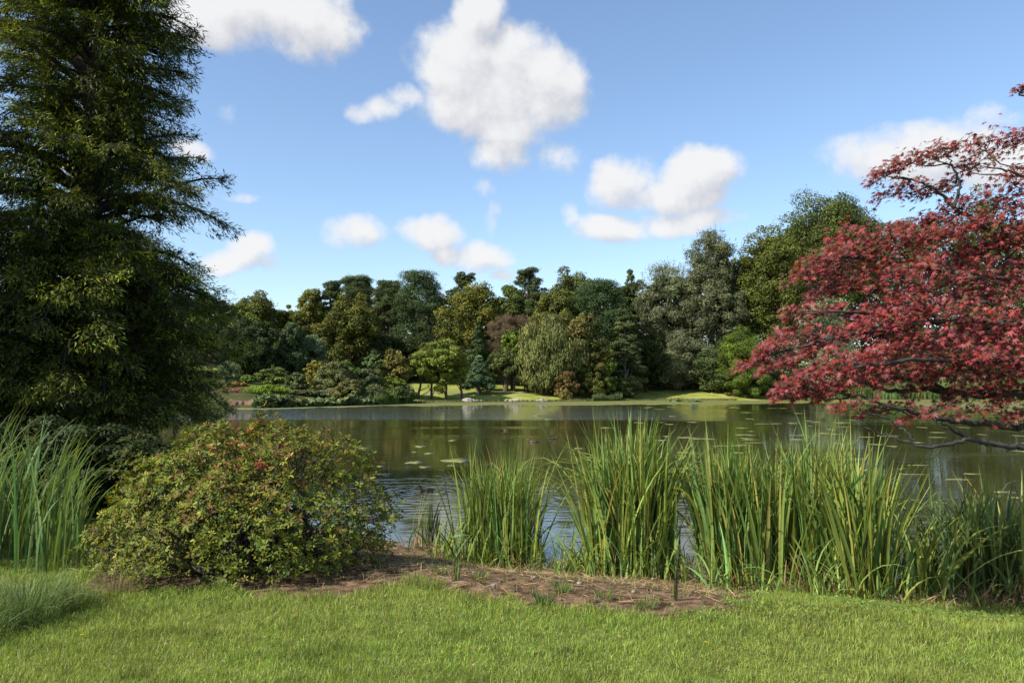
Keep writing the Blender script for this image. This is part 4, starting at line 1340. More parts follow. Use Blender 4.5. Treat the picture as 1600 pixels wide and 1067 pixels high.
# ------------------------------------------------------------------ red maple on the right
def red_maple():
    Yc = 6.9
    tb = at(1790, 640, Yc)
    gz = hz(tb[0], Yc)
    root = empty("red_maple", (tb[0], Yc, gz), "red leaved maple reaching in from the right over the water", "tree")
    O = np.array([tb[0], Yc, gz])
    limbs = [
        ([(1760, 575), (1600, 614), (1530, 619), (1450, 607), (1400, 612), (1365, 604), (1330, 592)], 6.6, .034),
        ([(1480, 610), (1440, 595), (1420, 590), (1400, 575)], 6.5, .022),
        ([(1760, 640), (1600, 668), (1560, 664), (1510, 660), (1470, 657), (1430, 644), (1390, 636), (1350, 622), (1310, 612)], 6.3, .028),
        ([(1760, 690), (1600, 700), (1550, 694), (1515, 686), (1480, 695), (1440, 699), (1400, 684), (1370, 676), (1345, 664)], 6.1, .021),
        ([(1515, 686), (1490, 672), (1470, 660)], 6.15, .016),
        ([(1430, 690), (1415, 672), (1400, 664), (1390, 655)], 6.1, .010),
        ([(1760, 440), (1650, 400), (1570, 375), (1500, 335), (1470, 300), (1440, 285), (1400, 275)], 7.2, .026),
        ([(1490, 325), (1500, 290), (1490, 260), (1450, 245)], 7.2, .014),
        ([(1760, 420), (1650, 330), (1600, 275), (1560, 263), (1510, 262)], 7.0, .018),
        ([(1760, 400), (1690, 250), (1640, 180), (1600, 150), (1590, 140)], 7.0, .020),
        ([(1760, 470), (1600, 440), (1500, 425), (1400, 415), (1320, 400), (1270, 420)], 7.0, .024),
        ([(1760, 520), (1600, 505), (1500, 500), (1420, 510), (1340, 520), (1250, 540), (1200, 560), (1165, 570)], 6.6, .024),
        ([(1760, 540), (1600, 560), (1500, 565), (1420, 560), (1340, 575), (1270, 590), (1230, 605)], 6.3, .024),
        ([(1420, 510), (1370, 490), (1300, 487), (1250, 487)], 6.7, .014),
        ([(1600, 505), (1540, 470), (1450, 455), (1380, 455), (1320, 450)], 6.9, .016),
    ]
    t = Geo()
    fork = np.array([O[0] - .05, Yc, 1.5])
    tube(t, wobble(O - np.array([0, 0, .3]), fork, 7, .02), np.linspace(.17, .13, 7), 12)
    allp = []
    for pts, Yd, r in limbs:
        L_ = []
        for k, (px, py) in enumerate(pts):
            f = k / (len(pts) - 1)
            yy = Yd + (.25 if px > 1700 else 0) + .22 * math.sin(px * .017 + Yd * 5)
            L_.append(at(px, py, yy))
        L_ = np.array(L_)
        if pts[0][0] > 1700: L_ = np.vstack([fork[None] + np.array([[0, 0, max(0, (L_[0][2] - 1.5) * .35)]]), L_])
        # smooth subdivision
        n = len(L_); tt = np.linspace(0, n - 1, n * 6)
        c = np.stack([np.interp(tt, np.arange(n), L_[:, q]) for q in range(3)], -1)
        for _ in range(3): c[1:-1] = (c[:-2] + 2 * c[1:-1] + c[2:]) / 4
        c[1:-1] += RG.normal(0, .006, c[1:-1].shape)
        rad = r * np.linspace(1.25, .22, len(c))
        tube(t, c, rad, 7)
        allp.append(c)
    AP = np.concatenate(allp)
    pads = [  # px, py, half width, half height, depth
        (1425, 252, 62, 12, 7.2), (1385, 272, 36, 12, 7.2), (1400, 300, 46, 13, 7.1), (1480, 238, 46, 11, 7.2), (1540, 232, 46, 16, 7.0), (1590, 222, 40, 14, 7.0), (1455, 300, 45, 9, 7.2), (1515, 265, 40, 14, 7.1),
        (1585, 285, 44, 20, 7.0), (1570, 318, 50, 14, 7.0), (1620, 350, 60, 24, 7.0), (1597, 140, 16, 5, 7.0), (1640, 250, 60, 30, 7.0), (1640, 420, 60, 30, 7.0), (1530, 350, 36, 10, 7.0), (1450, 345, 14, 8, 7.0),
        (1322, 372, 36, 14, 7.1), (1288, 402, 46, 13, 7.0), (1258, 432, 38, 12, 6.9), (1340, 398, 60, 16, 7.0), (1400, 385, 50, 12, 7.0), (1455, 378, 50, 11, 7.0), (1510, 395, 60, 16, 7.0),
        (1570, 385, 60, 18, 7.0), (1610, 430, 60, 22, 6.9), (1330, 436, 70, 15, 6.9), (1405, 430, 70, 17, 6.8), (1300, 458, 45, 10, 6.9), (1485, 440, 70, 18, 6.8), (1565, 465, 70, 20, 6.8),
        (1243, 487, 26, 9, 6.7), (1290, 487, 30, 6, 6.7), (1385, 478, 66, 14, 6.7), (1455, 490, 70, 18, 6.6), (1530, 512, 70, 20, 6.6), (1610, 510, 60, 22, 6.6), (1238, 522, 44, 11, 6.6), (1295, 528, 60, 13, 6.5),
        (1355, 515, 66, 15, 6.5), (1205, 543, 34, 9, 6.6), (1172, 569, 30, 6, 6.6), (1215, 572, 34, 7, 6.5), (1260, 556, 50, 9, 6.4), (1420, 540, 70, 17, 6.4), (1490, 560, 60, 16, 6.4), (1575, 560, 60, 22, 6.4),
        (1275, 585, 56, 12, 6.2), (1330, 565, 60, 14, 6.3), (1240, 600, 40, 10, 6.1), (1290, 607, 54, 9, 6.1), (1350, 595, 46, 12, 6.2), (1228, 620, 24, 7, 6.0), (1285, 622, 18, 7, 6.0), (1405, 585, 50, 13, 6.3),
        (1330, 632, 40, 6, 6.0), (1385, 640, 50, 7, 6.2), (1450, 645, 50, 7, 6.2), (1530, 640, 50, 7, 6.3), (1575, 655, 30, 8, 6.3), (1590, 650, 40, 8, 6.6),
        (1460, 592, 50, 12, 6.5), (1540, 595, 60, 16, 6.5), (1610, 600, 60, 20, 6.5), (1640, 560, 60, 30, 6.5), (1650, 500, 60, 30, 6.7), (1520, 616, 60, 8, 6.8), (1600, 622, 40, 8, 6.8),
        (1500, 322, 44, 14, 7.1), (1560, 345, 56, 16, 7.0), (1440, 352, 44, 12, 7.1), (1480, 362, 50, 14, 7.0), (1590, 375, 50, 18, 7.0), (1390, 362, 40, 10, 7.0), (1490, 540, 60, 18, 7.3), (1400, 500, 60, 18, 7.3), (1560, 430, 60, 20, 7.5), (1480, 420, 60, 18, 7.5), (1560, 540, 70, 20, 7.5), (1380, 560, 60, 12, 7.2), (1480, 470, 60, 14, 7.6),
    ]
    # the side of the crown that lies outside the photograph
    for k in range(26):
        pads.append((RG.uniform(1690, 2050), RG.uniform(240, 590), RG.uniform(60, 90), RG.uniform(16, 26), RG.uniform(6.3, 8.6)))
    g = Geo()
    PP, DD, TT = [], [], []
    for (px, py, hw, hh_, Yd) in pads:
        Yd = Yd + RG.uniform(-.12, .12)
        c = at(px, py, Yd); k = Yd / FPX
        rx, rz = hw * k, hh_ * k
        ry = min(rx * .85, .38)
        n = int(np.clip(1900 * rx * ry * 1.25 + 40, 30, 470))
        if py > 628: n = int(n * .55)
        a = RG.uniform(0, 6.28, n); r = RG.uniform(0, 1, n) ** .55
        dx, dy = np.cos(a) * r, np.sin(a) * r
        # sprays: leaves gather along radiating twigs
        dz = rz * (1.0 - 1.2 * r ** 2) * .6 + RG.normal(0, rz * .62, n) + .34 * rx * dx
        P = c + np.stack([dx * rx, dy * ry, dz], -1)
        PP.append(P)
        DD.append(unit(np.stack([dx - .35, dy - .15, np.full(n, -.25)], -1) + RG.normal(0, .35, (n, 3))))
        base = np.array((.215, .045, .050)) if py > 330 else np.array((.165, .042, .038))
        tn = vary(base, n, .22, .08)
        w = RG.random(n)
        tn[w < .20] = vary((.22, .032, .022), int((w < .20).sum()), .15)     # scarlet
        tn[w > .74] = vary((.105, .062, .028), int((w > .74).sum()), .25)      # bronze
        if py > 628 or (px > 1440 and py > 570): tn = tn * .75 + np.array((.03, .035, .012)) * .25  # shade under the crown put into the leaf tint, darker and greener
        TT.append(tn)
        # twigs to the pad
        j = np.argmin(((AP - c - np.array([.25, 0, -.02])) ** 2).sum(1))
        s0 = AP[j]
        tube(t, wobble(s0, c - np.array([0, 0, rz * .3]), 6, .012, -.01), np.linspace(.009, .004, 6), 5)
        for q in range(7):
            e = P[RG.integers(n)]
            tube(t, wobble(c - np.array([0, 0, rz * .3]), e, 4, .008), np.linspace(.004, .0015, 4), 4)
    P = np.concatenate(PP); Yv = np.concatenate(DD); T = np.concatenate(TT); n = len(P)
    Z = unit(np.array([-.55, -.38, .85])[None] + rdir(n) * .55)
    Z = unit(Z - (Z * Yv).sum(1, keepdims=True) * Yv)
    X = np.cross(Yv, Z)
    leaves(g, MAPLE[0], None, MAPLE[2], P, X, Yv, Z, RG.uniform(.026, .054, n), T)
    t.build("trunk", M_BARKDARK, root, O, smooth=True)
    g.build("crown", M_MAPLE, root, O)
    print("maple leaves", n)


red_maple()


# ------------------------------------------------------------------ rhododendron bush
def whorls(g, P, A, ln, cols, per=7):
    """rosettes of oval leaves round the shoot axis A"""
    n = len(P)
    X0, Y0 = frames(A)
    for k in range(per):
        a = 2 * math.pi * k / per + RG.uniform(-.35, .35, n)
        out = X0 * np.cos(a)[:, None] + Y0 * np.sin(a)[:, None]
        e = RG.uniform(.05, .75, n)[:, None]
        Yv = unit(out * np.cos(e) + A * np.sin(e))
        Z = unit(A * np.cos(e) - out * np.sin(e))
        X = np.cross(Yv, Z)
        cc = np.where(RG.random((n, 1)) < .4, cols * .45 + np.array((.085, .105, .014)) * .55, cols)
        leaves(g, OVAL[0] * np.array([1.0, 1, 1]), OVAL[1], OVAL[2], P + out * .006, X, Yv, Z, ln * RG.uniform(.6, 1.2, n), cc * RG.uniform(.7, 1.2, (n, 1)))


def rhododendron():
    Yc = 7.75
    cpx, cpy = 385, 850
    c = at(cpx, cpy, Yc); k = Yc / FPX
    gz = hz(c[0], Yc)
    root = empty("rhododendron_bush", (c[0], Yc, gz), "large rounded bush with green, yellow and red tinged leaves", "shrub")
    outl = [(575, 935), (600, 900), (606, 850), (612, 800), (590, 752), (560, 712), (520, 688), (470, 668), (415, 655), (350, 660), (300, 672), (262, 700), (215, 735), (185, 765), (160, 810), (135, 850), (140, 900), (165, 935)]
    th = np.array([math.atan2(cpy - y, x - cpx) for x, y in outl]); rr = np.array([math.hypot(x - cpx, y - cpy) for x, y in outl]) * k * .97
    th = np.where(th < -2.4, th + 2 * math.pi, th)
    o_ = np.argsort(th); th, rr = th[o_], rr[o_]
    O = np.array([c[0], Yc, gz])

    def surf(n, f0, f1):
        d = rdir(n * 2); d = d[d[:, 2] > -.7][:n]; m = len(d)
        t = np.arctan2(d[:, 2], d[:, 0]); Rr = np.interp(t, th, rr)
        f = RG.uniform(f0, f1, m)
        hor = np.sqrt(d[:, 0] ** 2 + d[:, 2] ** 2)
        P = np.stack([d[:, 0] * Rr, d[:, 1] * 1.25, d[:, 2] * Rr], -1)
        lum = 1 + .10 * np.sin(d[:, 0] * 9 + 2 * d[:, 1]) * np.cos(d[:, 1] * 7 + d[:, 2] * 6) + (vnoise(t * 4 + 20, d[:, 1] * 4 + 9) - .5) * .16
        P = P * (f * lum)[:, None] + c
        return P, d
    g = Geo()
    for (n, f0, f1) in ((9000, .85, 1.02), (3400, .35, .82)):
        P, d = surf(n, f0, f1)
        P = P[(P[:, 2] > height(P[:, 0], P[:, 1]) + .06)]
        if f1 > .9:   # shoots gather in clumps with dark pockets between
            q = fbm(P[:, 0] * 4.5 + P[:, 1] * 2 + 30, P[:, 2] * 5.5 - P[:, 1] * 2 + 30, 2)
            P = P[q + RG.normal(0, .05, len(P)) > .345]
        d = unit(P - c); m = len(P)
        A = unit(d * .8 + np.array([-.12, -.1, .6]) + RG.normal(0, .42, (m, 3)))
        base = vary((.120, .145, .018), m, .32, .16)
        hgt = (P[:, 2] - gz) / 1.6
        pat = fbm(P[:, 0] * 1.6 + 3, P[:, 2] * 1.6 + P[:, 1], 3)
        w = RG.random(m)
        yl = (w < .26 * (.6 + hgt))
        base[yl] = vary((.21, .215, .03), yl.sum(), .15, .06)
        bz = (RG.random(m) < .20 * np.clip(hgt * 1.6 - .4, 0, 1))
        base[bz] = vary((.17, .105, .03), bz.sum(), .25, .12)
        rd = (w > .78) & (pat > .47) & (hgt > .35)
        base[rd] = vary((.20, .095, .035), rd.sum(), .2, .1)
        r2 = (w > .93) & (pat > .5) & (hgt > .4)
        base[r2] = vary((.24, .055, .035), r2.sum(), .2, .1)
        gy = (w > .40) & (w < .50)
        base[gy] = vary((.12, .15, .035), gy.sum(), .15)
        whorls(g, P, A, RG.uniform(.030, .054, m), base, 6)
    sp = at(408, 728, Yc - 1.05)
    whorls(g, sp[None] + RG.normal(0, .03, (5, 3)), unit(np.array([[0, -.5, 1.0]] * 5) + RG.normal(0, .2, (5, 3))), np.full(5, .045), np.tile([[.28, .04, .03]], (5, 1)), 7)
    # loose shoots standing above the outline
    sh = Geo()
    for (px, py) in [(298, 655), (345, 655), (368, 664), (410, 648), (548, 685), (455, 658), (275, 690), (140, 838), (148, 905), (175, 770), (622, 772), (618, 800), (580, 742), (505, 678), (610, 880)]:
        e = at(px, py, Yc + RG.uniform(-.35, .2))
        b0 = c + (e - c) * .7
        tube(sh, wobble(b0, e, 5, .012), np.linspace(.008, .004, 5), 5)
        m = 5
        tt = RG.uniform(.55, 1, m)[:, None]
        whorls(g, b0 * (1 - tt) + e * tt + RG.normal(0, .02, (m, 3)), unit((e - c)[None] + np.array([0, 0, .9]) + RG.normal(0, .3, (m, 3))), np.full(m, .075), vary((.15, .16, .035), m, .2, .25), 7)
    g.build("foliage", M_LEAF, root, O)
    P, d = surf(240, .8, .97)
    for q in P:
        if q[2] < gz + .1: continue
        s0 = np.array([c[0] + RG.normal(0, .28), Yc + RG.normal(0, .22), gz - .05])
        mid = s0 * .45 + q * .55 + np.array([0, 0, -.12])
        tube(sh, np.array([s0, (s0 + mid) / 2, mid, (mid + q) / 2 + RG.normal(0, .03, 3), q]), np.array([.022, .018, .013, .009, .005]), 5)
    sh.build("stems", M_BARKGREY, root, O, smooth=True)


rhododendron()


def small_shrub(px, py, w, h, Y, label, col):
    c = at(px, py, Y); gz = hz(c[0], Y)
    k = Y / FPX
    root = empty("young_rhododendron", (c[0], Y, gz), label, "shrub")
    O = np.array([c[0], Y, gz])
    n = 150
    d = rdir(n)
    P = c + d * np.array([w * k / 2, w * k / 2, h * k / 2]) * RG.uniform(.4, 1, n)[:, None]
    A = unit(d * .5 + np.array([0, -.1, .8]))
    g = Geo(); whorls(g, P, A, RG.uniform(.06, .09, n), vary(col, n, .3, .2), 6)
    g.build("foliage", M_LEAF, root, O)
    t = Geo()
    for q in P[::4]: tube(t, np.array([O + RG.normal(0, .05, 3) * [1, 1, 0], (O * .4 + q * .6), q]), np.array([.014, .009, .004]), 5)
    t.build("stem", M_BARKGREY, root, O)


small_shrub(205, 720, 70, 100, 10.2, "loose young bush with yellow green tips in dark shade behind the left reeds", (.045, .06, .016))  # leaf colour lowered to put the shade here into the tint


def shade_fill(px, Y, w, h, label):  # dark bush added to stand in for the shade behind the reeds
    c = at(px, 800, Y); gz = hz(c[0], Y)
    root = empty("shade_fill_bush", (c[0], Y, gz), label, "shrub")
    g = Geo(); crown(g, 'round', w, w * .7, -.1, h, (.022, .032, .012), 70, .05, 2.4, cap=30000); g.build("foliage", M_FAR, root)
    t = Geo()
    for k in range(5): tube(t, wobble((RG.normal(0, .06), RG.normal(0, .06), -.1), (RG.normal(0, w * .3), RG.normal(0, w * .3), h * .7), 5, .03), np.linspace(.03, .01, 5), 5)
    t.build("stem", M_BARK, root)


shade_fill(150, 10.6, 1.1, 1.15, "dark bush standing in for shade between the left reeds and the large bush")
shade_fill(40, 11.4, 1.3, 1.3, "dark bush standing in for shade right behind the left reeds")
shade_fill(235, 11.6, .8, 1.0, "dark bush standing in for shade behind the left shoulder of the large bush")

# ------------------------------------------------------------------ reeds
def reed_clump(name, label, cat, pxa, pxb, base_py, tops, n, col, width=(.022, .036), lean=.12, bend=(.05, .55), dry=.07, group=None, arch=.08, depth=.55, z0=None, splay=.5):
    """pxa..pxb the foot of the clump; tops: list of (px, py) outline that sets blade length"""
    Y0 = at_z((pxa + pxb) / 2, base_py, .05)[1]
    xa, xb = (pxa - 800) / FPX * Y0, (pxb - 800) / FPX * Y0
    cx = (xa + xb) / 2
    u = RG.uniform(-1, 1, n); v = RG.uniform(-1, 1, n)
    x = cx + u * (xb - xa) / 2
    y = Y0 + depth * .3 + v * depth * RG.uniform(.6, 1.2, n)
    # tussocks
    nt_ = max(4, int((xb - xa) * 7))
    tx = RG.uniform(xa, xb, nt_); ty = Y0 + depth * .3 + RG.uniform(-depth, depth, nt_)
    pick = RG.integers(nt_, size=n)
    f = .6
    x = x * (1 - f) + tx[pick] * f + RG.normal(0, .02, n); y = y * (1 - f) + ty[pick] * f
    z = np.maximum(height(x, y), -.25)
    tp = np.array(tops, float)
    px = x / y * FPX + 800
    ty_ = np.interp(px, tp[:, 0], tp[:, 1])
    zt = np.array([at(a, b, c)[2] for a, b, c in zip(px, ty_, y)])
    H = (zt - z) * RG.choice([1.02, .88, .72, .46], n, p=[.14, .40, .30, .16]) * RG.uniform(.82, 1.06, n)
    root = empty(name, (cx, Y0, max(hz(cx, Y0), 0)), label, cat, group)
    O = np.array(root.location)
    az = np.where(RG.random(n) < splay, np.arctan2(v * .6, u) + RG.normal(0, .6, n), RG.uniform(0, 6.28, n))
    th0 = (np.abs(RG.normal(0, lean * .95, n)) * (.5 + np.abs(u))).clip(0, .2 + 1.2 * lean)
    th1 = RG.uniform(*bend, n) * RG.choice([.6, 1.0, 1.5], n)
    ar = RG.random(n) < arch
    th1[ar] = RG.uniform(1.2, 2.3, ar.sum()); H[ar] *= .95
    L = H / np.cos(th0 + th1 * .25).clip(.5, 1)
    T = vary(col, n, .30, .14)
    yl = RG.random(n) < .16
    T[yl] = vary((.30, .31, .085), yl.sum(), .15)
    g = Geo()
    blades(g, np.stack([x, y, z], -1), L, az, th0, th1, RG.uniform(*width, n), T, nseg=8, fold=.2, pw=2.0)
    g.build("leaf", M_BLADE, root, O)["kind"] = "stuff"
    m = int(n * .28)
    g2 = Geo()
    xd = RG.uniform(xa - .1, xb + .1, m); yd = Y0 + depth * .1 + RG.uniform(-depth, depth * .3, m)
    zd = np.maximum(height(xd, yd), -.1)
    blades(g2, np.stack([xd, yd, zd], -1), RG.uniform(.15, .75, m), RG.uniform(0, 6.28, m), RG.uniform(0, .6, m), RG.uniform(.2, 2.0, m), RG.uniform(.010, .026, m), vary(np.array(col) * 1.15, m, .3, .16), nseg=6, fold=.15)
    g2.build("young_leaf", M_BLADE, root, O)["kind"] = "stuff"
    m = int(n * dry * 2)
    g = Geo()
    xd = RG.uniform(xa, xb, m); yd = Y0 + depth * .3 + RG.uniform(-depth, depth, m)
    zd = np.maximum(height(xd, yd), -.1)
    blades(g, np.stack([xd, yd, zd], -1), RG.uniform(.15, .55, m), RG.uniform(0, 6.28, m), RG.uniform(0, .5, m), RG.uniform(.2, 2.0, m), RG.uniform(.008, .02, m),
           vary((.30, .21, .11), m, .25, .1), nseg=5, fold=0)
    g.build("dry_stalk", M_BLADE, root, O)["kind"] = "stuff"
    return root


RC = (.170, .240, .055)
GR = "reed clumps along the near shore"
reed_clump("reed_clump", "thin sparse reed clump between bush and the first full clump", "reeds", 636, 690, 856, [(630, 790), (645, 735), (665, 745), (690, 790)], 34, (.06, .10, .03), (.014, .024), group=GR, depth=.3, dry=.2)
reed_clump("reed_clump", "dense fine bladed reed clump nearest the bush", "reeds", 692, 845, 874, [(680, 740), (700, 705), (730, 690), (760, 700), (800, 690), (835, 690), (860, 715)], 760, RC, (.014, .026), group=GR, lean=.16)
reed_clump("reed_clump", "tallest central reed clump with yellowing blades arching to the left", "reeds", 876, 1058, 893, [(860, 700), (890, 690), (930, 665), (980, 648), (1020, 650), (1060, 705), (1080, 730)], 950, RC, (.020, .044), group=GR, arch=.13, lean=.15)
reed_clump("reed_clump", "upright pale green reed clump right of the tallest clump", "reeds", 1096, 1232, 912, [(1080, 690), (1100, 660), (1140, 668), (1180, 672), (1230, 665)], 560, RC, (.024, .050), group=GR)
reed_clump("reed_clump", "reed clump with its top in dappled maple shade", "reeds", 1238, 1385, 926, [(1220, 670), (1250, 650), (1290, 650), (1330, 665), (1380, 700), (1400, 740)], 600, RC, (.024, .044), group=GR, lean=.16)
reed_clump("reed_clump", "low splayed clump of broad blades over the water gap", "reeds", 1395, 1470, 936, [(1390, 790), (1430, 770), (1470, 780)], 60, RC, (.026, .042), group=GR, lean=.4, bend=(.2, 1.2), depth=.3)
reed_clump("iris_clump", "shaded broad bladed iris clump at the right edge", "reeds", 1475, 1650, 932, [(1440, 740), (1480, 715), (1530, 735), (1560, 750), (1600, 745), (1660, 735)], 330, (.13, .18, .055), (.028, .046), group=GR, lean=.22, bend=(.1, 1.0))
# tall spikes that stand above the central clump
sp = reed_clump("reed_clump", "few very tall flag leaves spiking above the central reeds", "reeds", 985, 1015, 893, [(900, 660), (985, 630), (1010, 606), (1030, 650)], 22, RC, (.035, .05), group=GR, lean=.07, bend=(.02, .25), arch=0, dry=0.1, depth=.2)


def left_reeds():
    n = 330
    Y = RG.uniform(7.3, 9.0, n)
    px = RG.uniform(-90, 135, n)
    x = (px - 800) / FPX * Y
    z = height(x, Y)
    H = RG.uniform(.8, 1.55, n) * np.interp(px, [-90, 40, 100, 140], [1.05, 1.0, .9, .6])
    root = empty("reed_clump", (float(x.mean()), 8.1, float(z.mean())), "tall arching reed clump at the left edge, half in shade", "reeds", GR)
    O = np.array(root.location)
    az = np.where(RG.random(n) < .6, RG.normal(-.2, .7, n), RG.uniform(0, 6.28, n))
    g = Geo()
    blades(g, np.stack([x, Y, z], -1), H, az, np.abs(RG.normal(0, .12, n)), RG.uniform(.3, 1.7, n), RG.uniform(.016, .032, n), vary((.14, .20, .06), n, .22, .14), nseg=9, pw=2.2)
    g.build("leaf", M_BLADE, root, O)["kind"] = "stuff"


left_reeds()


def tuft(px, py, n, h, w, col, label, spread=.06, name="grass_tuft", bend=(.3, 1.6), cat="grass tuft", group=None, lean=.3, mat=None):
    p = on_ground(px, py)
    root = empty(name, p, label, cat, group)
    a = RG.uniform(0, 6.28, n); r = spread * np.sqrt(RG.uniform(0, 1, n))
    P = p + np.stack([np.cos(a) * r, np.sin(a) * r, np.full(n, -.01)], -1)
    g = Geo()
    blades(g, P, h * RG.uniform(.5, 1.1, n), a + RG.normal(0, .5, n), np.abs(RG.normal(0, lean, n)), RG.uniform(*bend, n), w * RG.uniform(.7, 1.2, n), vary(col, n, .2, .12), nseg=6, fold=.15)
    g.build("leaf", mat or M_BLADE, root, p)["kind"] = "stuff"


tuft(35, 970, 800, .42, .0045, (.12, .17, .06), "fine silvery green sedge mound at the lower left edge", .26, "sedge_mound", (.6, 2.2), "grass plant")
tuft(-60, 1000, 500, .4, .0045, (.12, .17, .06), "silvery sedge mound just beyond the lower left corner", .3, "sedge_mound", (.6, 2.2), "grass plant")
tuft(118, 950, 260, .24, .004, (.12, .17, .05), "low green grass mound between sedge and bush", .16, "grass_mound", (.5, 1.8), "grass plant")
tuft(185, 925, 240, .26, .004, (.22, .19, .10), "straw coloured grass mound at the left foot of the bush", .16, "grass_mound", (.5, 1.6), "grass plant")
tuft(1055, 938, 9, .32, .009, (.05, .085, .035), "dark narrow upright sprout on the bare soil", .025, "iris_sprout", (.0, .2), "plant", lean=.04)
tuft(714, 905, 12, .26, .010, (.14, .19, .05), "pale green sprout on the bare soil near the bush shadow", .025, "reed_sprout", (.0, .4), "plant", lean=.12)
def fallen():
    n = 70
    px = RG.uniform(60, 1560, n); py = RG.uniform(930, 1062, n)
    P = np.array([on_ground(a, b) for a, b in zip(px, py)]); P[:, 2] += .03
    Z = unit(rdir(n) * .4 + np.array([0, 0, 1.0])); X, Yv = frames(Z)
    g = Geo(); leaves(g, OVAL[0] * np.array([1.7, 1, 1]), OVAL[1], OVAL[2], P, X, Yv, Z, RG.uniform(.02, .045, n), vary((.20, .15, .075), n, .35, .1))
    tag(g.build("fallen_leaves", M_LEAF), "scattered small dry leaves lying in the lawn", "litter", kind="stuff")


fallen()
for px, py, s, lb in [(688, 897, .14, "small green tuft left on the bare soil"), (750, 905, .10, "tiny tuft on bare soil below the first reeds"), (878, 925, .14, "tuft with leafy blades amid the bare soil"),
                      (945, 935, .13, "tuft on the bare soil edge below the tall clump"), (1130, 925, .14, "tuft of green blades right of the dark sprout"), (850, 945, .16, "leafy tuft where lawn meets the bare soil"),
                      (1010, 950, .14, "tuft beside the lawn under the dark sprout"), (1220, 930, .2, "green tuft at the foot of the pale reed clump")]:
    tuft(px, py, 60, s, .006, (.11, .17, .04), lb, .07, group="small tufts on the soil")

# ------------------------------------------------------------------ lawn blades, clover, straw: uncountable cover


def lawn():
    n = 600000
    th = np.radians(RG.uniform(-44, 44, n)); r = np.sqrt(RG.uniform(3.2 ** 2, 11.5 ** 2, n))
    keep = RG.random(n) < np.clip(5.2 / r, .25, 1) ** 1.2
    th, r = th[keep], r[keep]
    x, y = r * np.sin(th), r * np.cos(th)
    s = sdf(x, y); so = sdf(x, y, SOIL) + (fbm(x * 3, y * 3) - .5) * .6
    keep = (s > .12) & ((so > .0) | (RG.random(len(x)) < .03)) & ~((x < -1.2) & (y > 9.0))
    x, y, r, s, so = x[keep], y[keep], r[keep], s[keep], so[keep]
    n = len(x)
    z = height(x, y)
    p1 = fbm(x * .9, y * 1.2, 3); p2 = fbm(x * 3.3 + 9, y * 3.3, 2)
    edge = 1 - ss(.05, .5, so)
    bank = 1 - ss(.3, 1.4, s)
    L = (.022 + .055 * p2 ** 1.5) * RG.uniform(.6, 1.5, n) + .035 * edge * RG.random(n) + .10 * bank * RG.random(n) ** 2
    col = vary((.225, .31, .050), n, .28, .12)
    yel = ss(.45, .7, p1)[:, None]
    col = col * (1 - .4 * yel) + np.array((.29, .32, .07)) * .4 * yel
    dark = ss(.55, .75, p2)[:, None]
    col = col * (1 - .30 * dark)
    dry = RG.random(n) < .05
    col[dry] = vary((.33, .28, .12), dry.sum(), .15)
    g = Geo()
    blades(g, np.stack([x, y, z - .004], -1), L, RG.uniform(0, 6.28, n), np.abs(RG.normal(0, .45, n)), RG.uniform(0, 1.3, n), (.0017 + .00037 * r) * RG.uniform(.8, 1.3, n), col, nseg=2, fold=0, pw=1)
    o = g.build("lawn_grass", M_LAWN)
    tag(o, "short mown green grass of the near lawn", "grass", kind="stuff")
    print("lawn blades", n)


lawn()


def clover():
    n = 15000
    px = RG.uniform(1040, 1680, n); Y = RG.uniform(5.6, 8.6, n)
    x = (px - 800) / FPX * Y
    s = sdf(x, Y); so = sdf(x, Y, SOIL)
    p = fbm(x * 1.7, Y * 2.2, 3)
    k = (s > .15) & (so > -.1) & (p > .42) & (Y > 5.6 + 1.0 * RG.random(n))
    x, Y = x[k], Y[k]; n = len(x)
    P = np.stack([x, Y, height(x, Y) + RG.uniform(.015, .06, n)], -1)
    g = Geo()
    Z = unit(rdir(n) * .55 + np.array([0, 0, 1.0])); X, Yv = frames(Z)
    leaves(g, OVAL[0] * np.array([2.0, 1, 1]), OVAL[1], OVAL[2], P, X, Yv, Z, RG.uniform(.014, .032, n), vary((.17, .235, .05), n, .22, .1))
    o = g.build("clover", M_LAWN); tag(o, "small leaved clover and creeping weeds over the right part of the lawn", "ground cover", kind="stuff")


clover()


def straw():
    n = 26000
    lo, hi = SOIL.min(0), SOIL.max(0)
    x = RG.uniform(lo[0], hi[0], n); y = RG.uniform(lo[1], hi[1], n)
    k = (sdf(x, y, SOIL) < .12) & (sdf(x, y) > .02) & (fbm(x * 1.5, y * 1.5) + RG.normal(0, .12, n) > .42)
    x, y = x[k], y[k]; n = len(x)
    P = np.stack([x, y, height(x, y) + RG.uniform(.004, .02, n)], -1)
    g = Geo()
    blades(g, P, RG.uniform(.03, .2, n), RG.uniform(0, 6.28, n), RG.uniform(1.2, 1.6, n), RG.uniform(-.3, .4, n), RG.uniform(.002, .006, n), vary((.36, .25, .15), n, .4, .12), nseg=3, fold=0, pw=1)
    o = g.build("straw_litter", M_BLADE); tag(o, "dry straw and dead reed leaves scattered on the bare soil", "litter", kind="stuff")


straw()


